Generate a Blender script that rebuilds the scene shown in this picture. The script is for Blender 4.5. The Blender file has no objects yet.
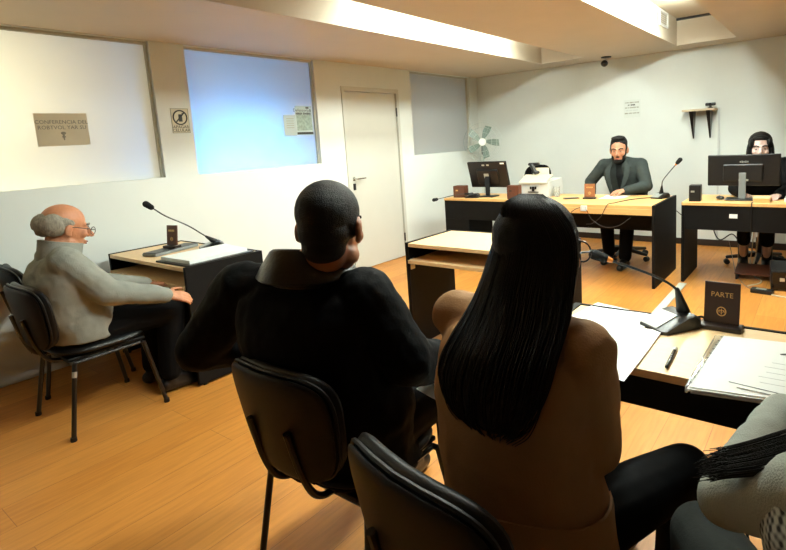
import bpy, bmesh, math, random
from mathutils import Vector, Matrix, Euler
random.seed(7)
V = Vector
PI = math.pi
scene = bpy.context.scene
COL = scene.collection

# ------------------------------------------------------------------ helpers
def lin(c):
    return tuple(((x/255)/12.92 if x/255 <= .04045 else ((x/255+.055)/1.055)**2.4) for x in c)

def mat(name, rgb, rough=.5, metal=0., spec=.5, vary=0., vscale=8., bump=0., bscale=60., stretch=(1,1,1), rough_vary=0.):
    m = bpy.data.materials.new(name); m.use_nodes = True
    nt = m.node_tree; b = nt.nodes['Principled BSDF']
    c = lin(rgb)
    b.inputs['Base Color'].default_value = (*c, 1)
    b.inputs['Roughness'].default_value = rough
    b.inputs['Metallic'].default_value = metal
    b.inputs['Specular IOR Level'].default_value = spec
    tc = nt.nodes.new('ShaderNodeTexCoord'); mp = nt.nodes.new('ShaderNodeMapping')
    mp.inputs['Scale'].default_value = stretch
    nt.links.new(tc.outputs['Object'], mp.inputs['Vector'])
    if vary:
        n = nt.nodes.new('ShaderNodeTexNoise'); n.inputs['Scale'].default_value = vscale; n.inputs['Detail'].default_value = 5
        nt.links.new(mp.outputs['Vector'], n.inputs['Vector'])
        r = nt.nodes.new('ShaderNodeValToRGB')
        r.color_ramp.elements[0].position = .3; r.color_ramp.elements[1].position = .7
        r.color_ramp.elements[0].color = (*[x*(1-vary) for x in c], 1)
        r.color_ramp.elements[1].color = (*[min(1, x*(1+vary)) for x in c], 1)
        nt.links.new(n.outputs['Fac'], r.inputs['Fac']); nt.links.new(r.outputs['Color'], b.inputs['Base Color'])
    if bump:
        n2 = nt.nodes.new('ShaderNodeTexNoise'); n2.inputs['Scale'].default_value = bscale; n2.inputs['Detail'].default_value = 4
        nt.links.new(mp.outputs['Vector'], n2.inputs['Vector'])
        bp = nt.nodes.new('ShaderNodeBump'); bp.inputs['Strength'].default_value = bump; bp.inputs['Distance'].default_value = .01
        nt.links.new(n2.outputs['Fac'], bp.inputs['Height']); nt.links.new(bp.outputs['Normal'], b.inputs['Normal'])
    return m

def emit(name, rgb, strength):
    m = bpy.data.materials.new(name); m.use_nodes = True
    b = m.node_tree.nodes['Principled BSDF']
    b.inputs['Base Color'].default_value = (.8, .8, .8, 1)
    b.inputs['Emission Color'].default_value = (*rgb, 1); b.inputs['Emission Strength'].default_value = strength
    return m

class MB:
    """collects closed shapes into one bmesh"""
    def __init__(s): s.bm = bmesh.new(); s.mi = 0
    def _faces(s, before):
        for f in s.bm.faces:
            if f.index == -1 or f.index >= before: f.material_index = s.mi
    def poly(s, verts, faces):
        vs = [s.bm.verts.new(v) for v in verts]
        for f in faces:
            try:
                fc = s.bm.faces.new([vs[i] for i in f]); fc.material_index = s.mi
            except ValueError: pass
        return s
    def box(s, c, size, rot=None, bevel=0., seg=2):
        t = bmesh.new(); bmesh.ops.create_cube(t, size=1)
        for v in t.verts: v.co = V((v.co.x*size[0], v.co.y*size[1], v.co.z*size[2]))
        if bevel: bmesh.ops.bevel(t, geom=t.edges[:], offset=bevel, segments=seg, affect='EDGES', profile=.5)
        M = Matrix.Translation(c) @ (rot.to_4x4() if rot else Matrix())
        return s.merge(t, M)
    def bx(s, x0, x1, y0, y1, z0, z1, bevel=0.):
        return s.box(((x0+x1)/2, (y0+y1)/2, (z0+z1)/2), (x1-x0, y1-y0, z1-z0), None, bevel)
    def merge(s, t, M=Matrix()):
        t.verts.ensure_lookup_table(); t.verts.index_update()
        s.poly([M @ v.co for v in t.verts], [[v.index for v in f.verts] for f in t.faces]); t.free(); return s
    def loft(s, rings, cap=True, closed=True):
        """rings: equal length lists of points"""
        n = len(rings[0]); vs = [p for r in rings for p in r]; fs = []
        for i in range(len(rings)-1):
            for j in range(n if closed else n-1):
                k = (j+1) % n
                fs.append((i*n+j, i*n+k, (i+1)*n+k, (i+1)*n+j))
        if cap:
            fs.append(tuple(range(n-1, -1, -1))); fs.append(tuple((len(rings)-1)*n+j for j in range(n)))
        return s.poly(vs, fs)
    def tube(s, pts, r, n=8, r1=None):
        pts = [V(p) for p in pts]; rings = []; up = None
        for i, p in enumerate(pts):
            d = (pts[min(i+1, len(pts)-1)] - pts[max(i-1, 0)])
            d = d.normalized() if d.length > 1e-9 else V((0, 0, 1))
            if up is None:
                a = V((0, 0, 1)) if abs(d.z) < .9 else V((1, 0, 0)); up = (a - d*a.dot(d)).normalized()
            else:
                up = (up - d*up.dot(d)).normalized()
            sd = d.cross(up); t = i/max(1, len(pts)-1)
            rr = r if r1 is None else r + (r1-r)*t
            rings.append([p + (up*math.cos(2*PI*k/n) + sd*math.sin(2*PI*k/n))*rr for k in range(n)])
        return s.loft(rings)
    def cap(s, p0, p1, r0, r1, n=14, m=4, flat=1., side=None):
        """tapered capsule; flat squashes it along the axis perpendicular to side"""
        p0, p1 = V(p0), V(p1); d = p1-p0
        d = d.normalized() if d.length > 1e-6 else V((0, 0, 1))
        a = V(side) if side is not None else (V((0, 0, 1)) if abs(d.z) < .9 else V((1, 0, 0)))
        u = (a - d*a.dot(d)).normalized(); w = d.cross(u); rings = []
        for k in range(m):
            an = -PI/2 + (k+.25)/m*PI/2
            rings.append((p0 + d*r0*math.sin(an), r0*math.cos(an)))
        rings.append((p0, r0)); rings.append(((p0+p1)/2, (r0+r1)/2)); rings.append((p1, r1))
        for k in range(m):
            an = (k+.75)/m*PI/2
            rings.append((p1 + d*r1*math.sin(an), r1*math.cos(an)))
        return s.loft([[c + (u*math.cos(2*PI*j/n) + w*flat*math.sin(2*PI*j/n))*r for j in range(n)] for c, r in rings])
    def ell(s, c, r, M=None, n=18, m=10):
        c = V(c); rings = []
        for i in range(m):
            an = -PI/2 + (i+.5)/m*PI
            ring = []
            for j in range(n):
                p = V((r[0]*math.cos(an)*math.cos(2*PI*j/n), r[1]*math.cos(an)*math.sin(2*PI*j/n), r[2]*math.sin(an)))
                ring.append(c + (M @ p if M else p))
            rings.append(ring)
        return s.loft(rings)
    def lathe(s, prof, c=(0, 0, 0), n=24, M=None):
        c = V(c); rings = []
        for r, z in prof:
            rings.append([c + ((M @ V((r*math.cos(2*PI*j/n), r*math.sin(2*PI*j/n), z))) if M else V((r*math.cos(2*PI*j/n), r*math.sin(2*PI*j/n), z))) for j in range(n)])
        return s.loft(rings)
    def prism(s, outline, d, M=None):
        """outline: 2D (x,z) polygon extruded by d along y"""
        M = M or Matrix()
        a = [M @ V((x, 0, z)) for x, z in outline]; b = [M @ V((x, d, z)) for x, z in outline]
        return s.loft([a, b])
    def mesh(s, name):
        bmesh.ops.recalc_face_normals(s.bm, faces=s.bm.faces[:])
        me = bpy.data.meshes.new(name); s.bm.to_mesh(me); s.bm.free(); return me
    def build(s, name, m, parent=None, smooth=False, loc=None, angle=40):
        me = s.mesh(name)
        return link(name, me, m, parent, smooth, loc, angle)

def link(name, me, m, parent=None, smooth=False, loc=None, angle=40):
    o = bpy.data.objects.new(name, me); COL.objects.link(o)
    for x in (m if isinstance(m, (list, tuple)) else [m]): me.materials.append(x)
    if smooth:
        me.polygons.foreach_set('use_smooth', [True]*len(me.polygons))
        if angle < 180: me.set_sharp_from_angle(angle=math.radians(angle))
    if parent: o.parent = parent
    if loc: o.location = loc
    return o

def tag(o, label, cat, group=None):
    o['label'] = label; o['category'] = cat
    if group: o['group'] = group
    return o

def thing(name, label, cat, loc=(0, 0, 0), rz=0., group=None):
    o = bpy.data.objects.new(name, None); COL.objects.link(o)
    o.location = loc; o.rotation_euler = (0, 0, rz); o.empty_display_size = .05
    return tag(o, label, cat, group)

def struct(name, mb, m, smooth=False):
    o = mb.build(name, m, None, smooth); o['kind'] = 'structure'; return o

def text_mesh(name, body, size, m, parent, M, extrude=.0006, align='CENTER'):
    cu = bpy.data.curves.new(name, 'FONT'); cu.body = body; cu.size = size; cu.extrude = extrude
    cu.align_x = align; cu.align_y = 'CENTER'; cu.resolution_u = 2
    t = bpy.data.objects.new(name, cu); COL.objects.link(t)
    dg = bpy.context.evaluated_depsgraph_get(); dg.update()
    me = bpy.data.meshes.new_from_object(t.evaluated_get(dg)); bpy.data.objects.remove(t)
    me.transform(M); me.name = name
    return link(name, me, m, parent)

def fuse(mb, name, voxel, smooth=4, disp=0., dscale=.12):
    """union of the overlapping closed shapes as ONE continuous surface"""
    me = mb.mesh(name); o = bpy.data.objects.new(name, me); COL.objects.link(o)
    md = o.modifiers.new('r', 'REMESH'); md.mode = 'VOXEL'; md.voxel_size = voxel; md.use_smooth_shade = True
    if smooth:
        sm = o.modifiers.new('s', 'SMOOTH'); sm.factor = .5; sm.iterations = smooth
    if disp:
        tx = bpy.data.textures.new('folds', 'CLOUDS'); tx.noise_scale = dscale; tx.noise_depth = 2
        dm = o.modifiers.new('d', 'DISPLACE'); dm.texture = tx; dm.strength = disp; dm.mid_level = .5; dm.texture_coords = 'LOCAL'
        sm = o.modifiers.new('s2', 'SMOOTH'); sm.factor = .5; sm.iterations = 2
    dg = bpy.context.evaluated_depsgraph_get(); dg.update()
    out = bpy.data.meshes.new_from_object(o.evaluated_get(dg)); bpy.data.objects.remove(o)
    out.name = name
    return out

def bez(p0, p1, p2, p3, n=14):
    p0, p1, p2, p3 = V(p0), V(p1), V(p2), V(p3); r = []
    for i in range(n+1):
        t = i/n; r.append(p0*(1-t)**3 + p1*3*t*(1-t)**2 + p2*3*t*t*(1-t) + p3*t**3)
    return r

def spline(pts, n=8):
    pts = [V(p) for p in pts]; q = [pts[0]*2-pts[1]] + pts + [pts[-1]*2-pts[-2]]; r = []
    for i in range(1, len(q)-2):
        for k in range(n):
            t = k/n; a, b, c, d = q[i-1], q[i], q[i+1], q[i+2]
            r.append(.5*((2*b) + (c-a)*t + (2*a-5*b+4*c-d)*t*t + (3*b-a-3*c+d)*t**3))
    r.append(pts[-1]); return r

# ------------------------------------------------------------------ materials
M = {}
def wall_mat(name, rgb):
    return mat(name, rgb, .65, vary=.02, vscale=3, bump=.06, bscale=180)
M['wall'] = wall_mat('painted_plaster', (220, 225, 220))
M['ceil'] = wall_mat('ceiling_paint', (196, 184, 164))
M['door'] = mat('door_paint', (198, 198, 188), .45, vary=.015, vscale=4)
M['trimw'] = mat('white_trim', (225, 225, 220), .4)
M['base'] = mat('dark_baseboard', (40, 28, 20), .5, vary=.15, vscale=6)
M['blackmel'] = mat('black_melamine', (11, 10, 10), .6, spec=.16, vary=.2, vscale=14, bump=.05, bscale=200)
M['blackpl'] = mat('black_plastic', (13, 13, 14), .38, bump=.05, bscale=250)
M['blackgloss'] = mat('black_gloss', (9, 9, 10), .18)
M['blackmetal'] = mat('black_metal', (10, 10, 11), .3, spec=.6)
M['vinyl'] = mat('black_vinyl', (9, 10, 11), .42, spec=.35, bump=.12, bscale=320)
M['shell'] = mat('chair_shell_plastic', (6, 6, 7), .5, spec=.25, bump=.08, bscale=300)
M['wood'] = mat('pale_melamine', (232, 199, 149), .42, vary=.07, vscale=9, stretch=(2.2, 18, 18), bump=.02, bscale=90)
M['woodedge'] = mat('desk_edge_band', (222, 174, 110), .42, vary=.08, vscale=9, stretch=(2.2, 18, 18))
M['brown'] = mat('stained_sign_wood', (84, 45, 26), .45, vary=.18, vscale=12, stretch=(8, 8, 2))
M['darkbrown'] = mat('sign_board_brown', (46, 24, 16), .42, vary=.12, vscale=18)
M['signbase'] = mat('sign_base', (34, 20, 13), .4, vary=.15, vscale=12)
M['gold'] = mat('gold_print', (205, 168, 105), .4, metal=.2)
M['paper'] = mat('paper_white', (240, 244, 240), .7, vary=.01, vscale=12, bump=.02, bscale=40)
M['papergrey'] = mat('grey_paper', (232, 228, 206), .7, vary=.03, vscale=10)
M['ink'] = mat('printed_ink', (52, 54, 52), .7)
M['inkgrey'] = mat('faded_print', (150, 150, 134), .7)
M['inkpale'] = mat('pale_print', (196, 200, 198), .7)
M['silver'] = mat('silver_grey', (190, 194, 190), .35, metal=.6)
M['greypl'] = mat('grey_plastic', (120, 125, 125), .4)
M['whitepl'] = mat('white_plastic', (198, 202, 200), .4, bump=.03, bscale=120)
M['cream'] = mat('cream_plastic', (205, 190, 160), .5)
M['chrome'] = mat('chrome', (210, 210, 205), .15, metal=1.)
M['orange'] = mat('amber_ring', (232, 140, 50), .4)
M['rubber'] = mat('black_rubber', (8, 8, 8), .6)
M['cablew'] = mat('white_cable', (215, 205, 180), .5)
M['cableb'] = mat('black_cable', (9, 9, 9), .5)
M['foam'] = mat('mic_foam', (8, 8, 9), .9, bump=.5, bscale=500)
M['strip'] = mat('floor_cable_cover', (196, 196, 186), .45)
M['gasket'] = mat('window_gasket', (196, 194, 180), .5)
M['skin_old'] = mat('skin_aged', (190, 128, 92), .5, vary=.1, vscale=25, bump=.15, bscale=120)
M['skin'] = mat('skin_warm', (180, 126, 96), .5, vary=.05, vscale=20)
M['skin_tan'] = mat('skin_tan', (150, 100, 72), .5, vary=.05, vscale=20)
M['skin_pale'] = mat('skin_pale', (206, 176, 166), .5, vary=.04, vscale=20)
M['hair_dark'] = mat('hair_dark', (11, 9, 8), .5, spec=.2, vary=.4, vscale=30, stretch=(6, 6, 1), bump=.4, bscale=120)
M['hair_short'] = mat('hair_cropped', (12, 10, 9), .6, spec=.22, vary=.3, vscale=60, bump=.5, bscale=300)
M['hair_grey'] = mat('hair_grey', (140, 134, 120), .7, vary=.3, vscale=40, stretch=(3, 3, 1), bump=.5, bscale=160)
M['sweater'] = mat('grey_knit', (140, 142, 134), .9, spec=.12, vary=.12, vscale=10, bump=.3, bscale=260)
M['knit2'] = mat('pale_grey_knit', (160, 166, 158), .9, spec=.12, vary=.08, vscale=14, bump=.35, bscale=300)
M['blackcoat'] = mat('black_coat', (5, 5, 6), .8, spec=.12, vary=.3, vscale=14, bump=.12, bscale=120)
M['leather'] = mat('coat_collar_leather', (11, 12, 12), .35, vary=.2, vscale=20, bump=.15, bscale=90)
M['tan'] = mat('tan_coat', (152, 115, 80), .75, spec=.12, vary=.06, vscale=12, bump=.15, bscale=240)
M['pants'] = mat('black_trousers', (4, 4, 5), .8, spec=.12, vary=.2, vscale=16)
M['greypants'] = mat('dark_grey_trousers', (40,43,41), .85, spec=.12, vary=.18, vscale=20, bump=.1, bscale=150)
M['suit'] = mat('grey_suit', (48, 54, 53), .8, spec=.12, vary=.1, vscale=30, bump=.1, bscale=240)
M['shirtb'] = mat('black_shirt', (13, 14, 15), .7, spec=.12)
M['shoe'] = mat('shoe_leather', (10, 9, 9), .35)
M['eyew'] = mat('eye_white', (150, 140, 130), .3)
M['eyed'] = mat('eye_dark', (22, 15, 12), .2)
M['lip'] = mat('lips', (160, 92, 84), .5)
M['clear'] = None

def floor_mat():
    m = bpy.data.materials.new('laminate_planks'); m.use_nodes = True; nt = m.node_tree; b = nt.nodes['Principled BSDF']
    tc = nt.nodes.new('ShaderNodeTexCoord'); mp = nt.nodes.new('ShaderNodeMapping'); mp.inputs['Rotation'].default_value = (0, 0, PI/2)
    nt.links.new(tc.outputs['Object'], mp.inputs['Vector'])
    br = nt.nodes.new('ShaderNodeTexBrick'); br.offset = .37; br.inputs['Scale'].default_value = 1
    br.inputs['Brick Width'].default_value = 1.29; br.inputs['Row Height'].default_value = .194; br.inputs['Mortar Size'].default_value = .0012
    br.inputs['Color1'].default_value = (*lin((206, 142, 68)), 1); br.inputs['Color2'].default_value = (*lin((194, 128, 56)), 1)
    br.inputs['Mortar'].default_value = (*lin((150, 96, 46)), 1)
    nt.links.new(mp.outputs['Vector'], br.inputs['Vector'])
    mp2 = nt.nodes.new('ShaderNodeMapping'); mp2.inputs['Scale'].default_value = (16, 1.3, 1)
    nt.links.new(tc.outputs['Object'], mp2.inputs['Vector'])
    n = nt.nodes.new('ShaderNodeTexNoise'); n.inputs['Scale'].default_value = 3.2; n.inputs['Detail'].default_value = 8; n.inputs['Distortion'].default_value = .6
    nt.links.new(mp2.outputs['Vector'], n.inputs['Vector'])
    r = nt.nodes.new('ShaderNodeValToRGB'); r.color_ramp.elements[0].position = .33; r.color_ramp.elements[1].position = .62
    r.color_ramp.elements[0].color = (.82, .78, .72, 1); r.color_ramp.elements[1].color = (1.04, 1.03, 1.0, 1)
    nt.links.new(n.outputs['Fac'], r.inputs['Fac'])
    mx = nt.nodes.new('ShaderNodeMix'); mx.data_type = 'RGBA'; mx.blend_type = 'MULTIPLY'; mx.inputs[0].default_value = .75
    nt.links.new(br.outputs['Color'], mx.inputs[6]); nt.links.new(r.outputs['Color'], mx.inputs[7])
    nt.links.new(mx.outputs[2], b.inputs['Base Color'])
    b.inputs['Roughness'].default_value = .42; b.inputs['Specular IOR Level'].default_value = .35
    return m
M['floor'] = floor_mat()

def pane_mat(name, rgb, trans=.6):
    m = bpy.data.materials.new(name); m.use_nodes = True; nt = m.node_tree
    for n in list(nt.nodes): nt.nodes.remove(n)
    out = nt.nodes.new('ShaderNodeOutputMaterial'); c = (*lin(rgb), 1)
    d = nt.nodes.new('ShaderNodeBsdfDiffuse'); d.inputs['Color'].default_value = c
    t = nt.nodes.new('ShaderNodeBsdfTranslucent'); t.inputs['Color'].default_value = c
    g = nt.nodes.new('ShaderNodeBsdfGlossy'); g.inputs['Roughness'].default_value = .25
    a = nt.nodes.new('ShaderNodeMixShader'); a.inputs[0].default_value = trans
    nt.links.new(d.outputs[0], a.inputs[1]); nt.links.new(t.outputs[0], a.inputs[2])
    f = nt.nodes.new('ShaderNodeFresnel'); f.inputs[0].default_value = 1.3
    b = nt.nodes.new('ShaderNodeMixShader'); nt.links.new(f.outputs[0], b.inputs[0])
    nt.links.new(a.outputs[0], b.inputs[1]); nt.links.new(g.outputs[0], b.inputs[2]); nt.links.new(b.outputs[0], out.inputs[0])
    return m
M['frost'] = pane_mat('frosted_glass', (240, 240, 236), .8)

def glass_mat():
    m = bpy.data.materials.new('clear_plastic'); m.use_nodes = True; b = m.node_tree.nodes['Principled BSDF']
    b.inputs['Base Color'].default_value = (.93, .96, .95, 1); b.inputs['Roughness'].default_value = .08
    b.inputs['Transmission Weight'].default_value = .9; b.inputs['IOR'].default_value = 1.1
    return m
M['clear'] = glass_mat()

def plaid_mat():
    m = bpy.data.materials.new('houndstooth_check'); m.use_nodes = True; nt = m.node_tree; b = nt.nodes['Principled BSDF']
    tc = nt.nodes.new('ShaderNodeTexCoord'); prev = None
    for rot in ((0, 0, 0), (0, PI/2, 0), (0, 0, PI/2)):
        mp = nt.nodes.new('ShaderNodeMapping'); mp.inputs['Rotation'].default_value = rot
        nt.links.new(tc.outputs['Object'], mp.inputs['Vector'])
        w = nt.nodes.new('ShaderNodeTexWave'); w.inputs['Scale'].default_value = 26; w.inputs['Distortion'].default_value = .3
        nt.links.new(mp.outputs['Vector'], w.inputs['Vector'])
        if prev is None: prev = w.outputs['Fac']
        else:
            a = nt.nodes.new('ShaderNodeMath'); a.operation = 'ADD'; nt.links.new(prev, a.inputs[0]); nt.links.new(w.outputs['Fac'], a.inputs[1]); prev = a.outputs[0]
    r = nt.nodes.new('ShaderNodeValToRGB'); r.color_ramp.elements[0].position = .25; r.color_ramp.elements[1].position = .8
    dv = nt.nodes.new('ShaderNodeMath'); dv.operation = 'MULTIPLY'; dv.inputs[1].default_value = .38
    nt.links.new(prev, dv.inputs[0]); nt.links.new(dv.outputs[0], r.inputs['Fac'])
    r.color_ramp.elements[0].color = (*lin((28, 28, 28)), 1); r.color_ramp.elements[1].color = (*lin((176, 178, 170)), 1)
    nt.links.new(r.outputs['Color'], b.inputs['Base Color']); b.inputs['Roughness'].default_value = .9
    return m
M['plaid'] = plaid_mat()
LAMP = 165
# ------------------------------------------------------------------ room shell
XL, YB, HC, HT = -4.23, 6.763, 2.293, 2.575
XR, YF = 3.4, -4.6
TW = .12
struct('floor', MB().bx(XL-1.9, XR+TW, YF-TW, YB+TW, -.08, 0), M['floor'])
W1, W2, W3, SILL = (-.9, 2.07), (2.344, 3.68), (5.205, 6.55), 1.247
DO = (4.024, 4.959, 2.05)
w = MB()
def lw(y0, y1, z0, z1): w.bx(XL-TW, XL, y0, y1, z0, z1)
lw(YF-TW, W1[0], 0, HC+.4)
lw(W1[0], W1[1], 0, SILL); lw(W1[1], W2[0], 0, HC+.4); lw(W2[0], W2[1], 0, SILL)
lw(W2[1], DO[0], 0, HC+.4); lw(DO[0], DO[1], DO[2], HC+.4); lw(DO[1], W3[0], 0, HC+.4)
lw(W3[0], W3[1], 0, SILL); lw(W3[1], YB, 0, HC+.4)
for a in (W1, W2, W3): lw(a[0], a[1], HC-.004, HC+.4)
struct('wall_left', w, M['wall'])
struct('wall_back', MB().bx(XL-1.9, XR+TW, YB, YB+TW, 0, HC+.4), M['wall'])
struct('wall_right', MB().bx(XR, XR+TW, YF, YB, 0, HC+.4), M['wall'])
struct('wall_front', MB().bx(XL-1.9, XR+TW, YF-TW, YF, 0, HC+.4), M['wall'])
struct('wall_corridor', MB().bx(XL-1.9, XL-1.8, YF, YB, 0, HC+.4), M['wall'])
# low ceiling with two long recesses
T1, T2 = (-2.955, -2.41, .5, 6.28), (-1.388, -.81, .5, 6.385)
c = MB(); zt = HC+.4
c.bx(XL-1.9, T1[0], YF-TW, YB+TW, HC, zt); c.bx(T1[1], T2[0], YF-TW, YB+TW, HC, zt); c.bx(T2[1], XR+TW, YF-TW, YB+TW, HC, zt)
for t in (T1, T2):
    c.bx(t[0], t[1], YF-TW, t[2], HC, zt); c.bx(t[0], t[1], t[3], YB+TW, HC, zt); c.bx(t[0], t[1], t[2], t[3], HT, zt)
struct('ceiling', c, M['ceil'])
g = MB().bx(T2[0]+.0, T2[1]-.0, T2[3]-.035, T2[3]-.001, HT-.022, HT-.001)
struct('trim_1', g, M['rubber'])
# baseboard of the back wall, conduit, floor strip
bb = MB().bx(XL+.001, XR-.001, YB-.014, YB-.0005, 0.0005, .075, .003)
struct('baseboard_back', bb, M['base'])
bl = MB()
struct('trim_2', MB().bx(-1.025, -1.005, YB-.016, YB-.0005, .08, 1.60, .002), M['whitepl'])
struct('trim_3', MB().bx(-1.05, -.985, 2.9, 4.98, .0005, .010, .003), M['strip'])
for n, (a, lo) in enumerate(((W1, 'a'), (W2, 'b'), (W3, 'c')), 1):
    wn = thing('window_%d' % n, ['wide frosted interior window, cream lit, at the left edge', 'frosted interior window glowing blue beside the door', 'grey frosted interior window by the room corner'][n-1], 'window', (XL-.06, (a[0]+a[1])/2, SILL))
    wn['kind'] = 'structure'
    L = (a[1]-a[0])/2; Hh = HC-SILL
    MB().bx(-.004, .004, -L+.001, L-.001, .001, Hh-.006).build('pane', M['frost'], wn)
    f = MB()
    f.bx(-.02, .03, L-.016, L-.0015, .001, Hh-.006); f.bx(-.02, .03, -L+.0015, -L+.012, .001, Hh-.006); f.bx(-.02, .03, -L+.012, L-.016, Hh-.026, Hh-.006)
    f.build('window_frame', M['gasket'], wn)
# door
d = thing('door_1', 'white painted door in the left wall', 'door', (XL, (DO[0]+DO[1])/2, 0)); d['kind'] = 'structure'
W = (DO[1]-DO[0])/2
f = MB()
f.bx(-.10, .012, -W+.001, -W+.045, .001, DO[2]-.001, .003); f.bx(-.10, .012, W-.045, W-.001, .001, DO[2]-.001, .003); f.bx(-.10, .012, -W+.045, W-.045, DO[2]-.05, DO[2]-.001, .003)
f.build('door_frame', M['door'], d)
leaf = MB().bx(-.055, -.012, -W+.050, W-.050, .008, DO[2]-.056, .002).build('door_leaf', M['door'], d)
h = MB(); hy = -W+.105
h.box((-.010, hy, 1.045), (.008, .036, .045), None, .003); h.cap((-.006, hy, 1.045), (.05, hy, 1.045), .009, .009); h.cap((.05, hy, 1.045), (.052, hy+.12, 1.045), .009, .008)
h.build('door_handle', M['chrome'], leaf, True)
MB().box((-.009, hy, .955), (.010, .04, .075), None, .006).build('lock_escutcheon', M['blackmetal'], leaf)
hg = MB()
for z in (1.78, .25): hg.cap((.004, W-.048, z-.045), (.004, W-.048, z+.045), .009, .009)
hg.build('hinge', M['blackmetal'], d, True)

# ------------------------------------------------------------------ ceiling lamps in the recesses
EM_ = {'left': emit('fluorescent_tube_dim', (.90, 1.0, .92), LAMP*.62), 'right': emit('fluorescent_tube', (.90, 1.0, .92), LAMP*1.28)}
def lamp(x, y0, y1, z, label, EM):
    t = thing('ceiling_light', label, 'lamp', (x, (y0+y1)/2, HT), 0, 'tube lamps in the ceiling recesses')
    L = (y1-y0)/2; dz = z-HT
    MB().bx(-.045, .045, -L, L, dz+.035, -.0005, .004).build('housing', M['whitepl'], t)
    for sx in (-.03, .03): 
        tb = MB().tube([(sx, -L+.02, dz), (sx, L-.02, dz)], .016, 12).build('tube', EM, t, True)
        for e in (-L+.008, L-.008): MB().bx(sx-.014, sx+.014, e-.011, e+.011, dz-.018, dz+.036).build('tube_holder', M['whitepl'], t)
for x, z, side in ((-2.62, 2.41, 'left'), (-.895, 2.45, 'right')):
    for y0, y1, w_ in ((1.45, 2.65, 'closest to'), (2.9, 4.1, 'midway from'), (4.25, 5.45, 'farthest from')):
        if side == 'left' and w_ == 'closest to': continue
        lamp(x, y0, y1, z, 'bare tube lamp hidden in the %s ceiling recess, %s the camera' % (side, w_), EM_[side])
# daylight and lamps in the corridor behind the frosted windows
def area(name, loc, rot, sx, sy, power, rgb):
    l = bpy.data.lights.new(name, 'AREA'); l.shape = 'RECTANGLE'; l.size = sx; l.size_y = sy; l.energy = power; l.color = rgb
    o = bpy.data.objects.new(name, l); COL.objects.link(o); o.location = loc; o.rotation_euler = rot
    return o
area('corridor_daylight', (XL-.55, 2.85, 1.12), (0, -PI/2, 0), .8, .7, 62, (.05, .37, 1.0))
area('corridor_lamp', (XL-1.0, .2, 2.1), (0, math.radians(-35), 0), .5, 2.0, 92, (1, .93, .64))
area('corridor_lamp', (XL-1.0, 5.8, 2.2), (0, 0, 0), .4, .6, 10.0, (.9, 1., .98))
wd = bpy.data.worlds.new('World'); scene.world = wd; wd.use_nodes = True
wd.node_tree.nodes['Background'].inputs[0].default_value = (.5, .6, .7, 1); wd.node_tree.nodes['Background'].inputs[1].default_value = .3

# ------------------------------------------------------------------ camera
yaw, pitch, roll, CX, CY, F = .6385, .1442, -.0578, 441.3982, 217.2154, 524.7368
fw = V((-math.sin(yaw)*math.cos(pitch), math.cos(yaw)*math.cos(pitch), -math.sin(pitch)))
rt = V((math.cos(yaw), math.sin(yaw), 0)); up = rt.cross(fw)
cr, sr = math.cos(roll), math.sin(roll)
r2 = rt*cr + up*sr; u2 = up*cr - rt*sr
cd = bpy.data.cameras.new('Camera'); cam = bpy.data.objects.new('Camera', cd); COL.objects.link(cam); scene.camera = cam
Mx = Matrix((r2, u2, -fw)).transposed().to_4x4(); Mx.translation = V((0, 0, 1.407)); cam.matrix_world = Mx
cd.sensor_fit = 'HORIZONTAL'; cd.sensor_width = 36; cd.lens = F/786*36; cd.clip_start = .02
cd.shift_x = -(CX-393)/786; cd.shift_y = (CY-275)/786
scene.view_settings.view_transform = 'Standard'; scene.view_settings.look = 'None'; scene.view_settings.gamma = 1; scene.view_settings.exposure = 0.0

def dashes(k, ax, off, z, hw, h, seed):
    rr = random.Random(seed); x = -hw
    while x < hw-.008:
        wd_ = min(rr.uniform(.006, .012), hw-x); g_ = .0025 if rr.random() < .8 else .010
        hh = h*rr.uniform(.7, 1.0)
        if ax == 'y': k.bx(x, x+wd_, off-.0006, off+.0002, z-hh/2, z+hh/2)
        else: k.bx(off-.0002, off+.0006, x, x+wd_, z-hh/2, z+hh/2)
        x += wd_+g_
# ------------------------------------------------------------------ signs and papers on the walls
RX = Matrix.Rotation(PI/2, 4, 'Y') @ Matrix.Rotation(PI/2, 4, 'Z')     # text facing +X, reading towards +Y
def wall_left_M(y, z, dx=.0022): return Matrix.Translation((dx, y, z)) @ Matrix(((0, 0, 1, 0), (1, 0, 0, 0), (0, 1, 0, 0), (0, 0, 0, 1)))
def back_M(x, z, dy=-.0022): return Matrix.Translation((x, dy, z)) @ Matrix.Rotation(PI/2, 4, 'X')
px = XL-.056
t = thing('notice', 'grey landscape paper notice taped on the cream lit window', 'sign', (px, 1.438, 1.64))
sk = .012
o = MB().prism([(-.158, -.118), (.158, -.114), (.158, .106), (-.158, .104)], -.0012, Matrix.Rotation(PI/2, 4, 'Z')); 
o.build('sheet', M['papergrey'], t)
for i, (tx, z, s) in enumerate((('CONFERENCIA DEL', .045, .036), ('ROBTVOL YAR SU', .008, .036))):
    MM = wall_left_M(0, z, .0016); text_mesh('lettering', tx, s, M['inkgrey'], t, MM)
e = MB(); e.cap((.0016, 0, -.075), (.0016, 0, -.035), .004, .008, flat=.2, side=(0, 1, 0)); e.ell((.0016, 0, -.03), (.0012, .016, .010)); e.ell((.0016, .0, -.055), (.0012, .012, .006)); e.build('emblem', M['inkgrey'], t)
t = thing('notice', 'small square sign with a crossed out phone on the wall pier', 'sign', (XL+.0005, 2.243, 1.688))
MB().bx(0, .002, -.072, .072, -.098, .098).build('plate', mat('sign_plate', (206, 198, 170), .5), t)
b = MB(); 
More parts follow.
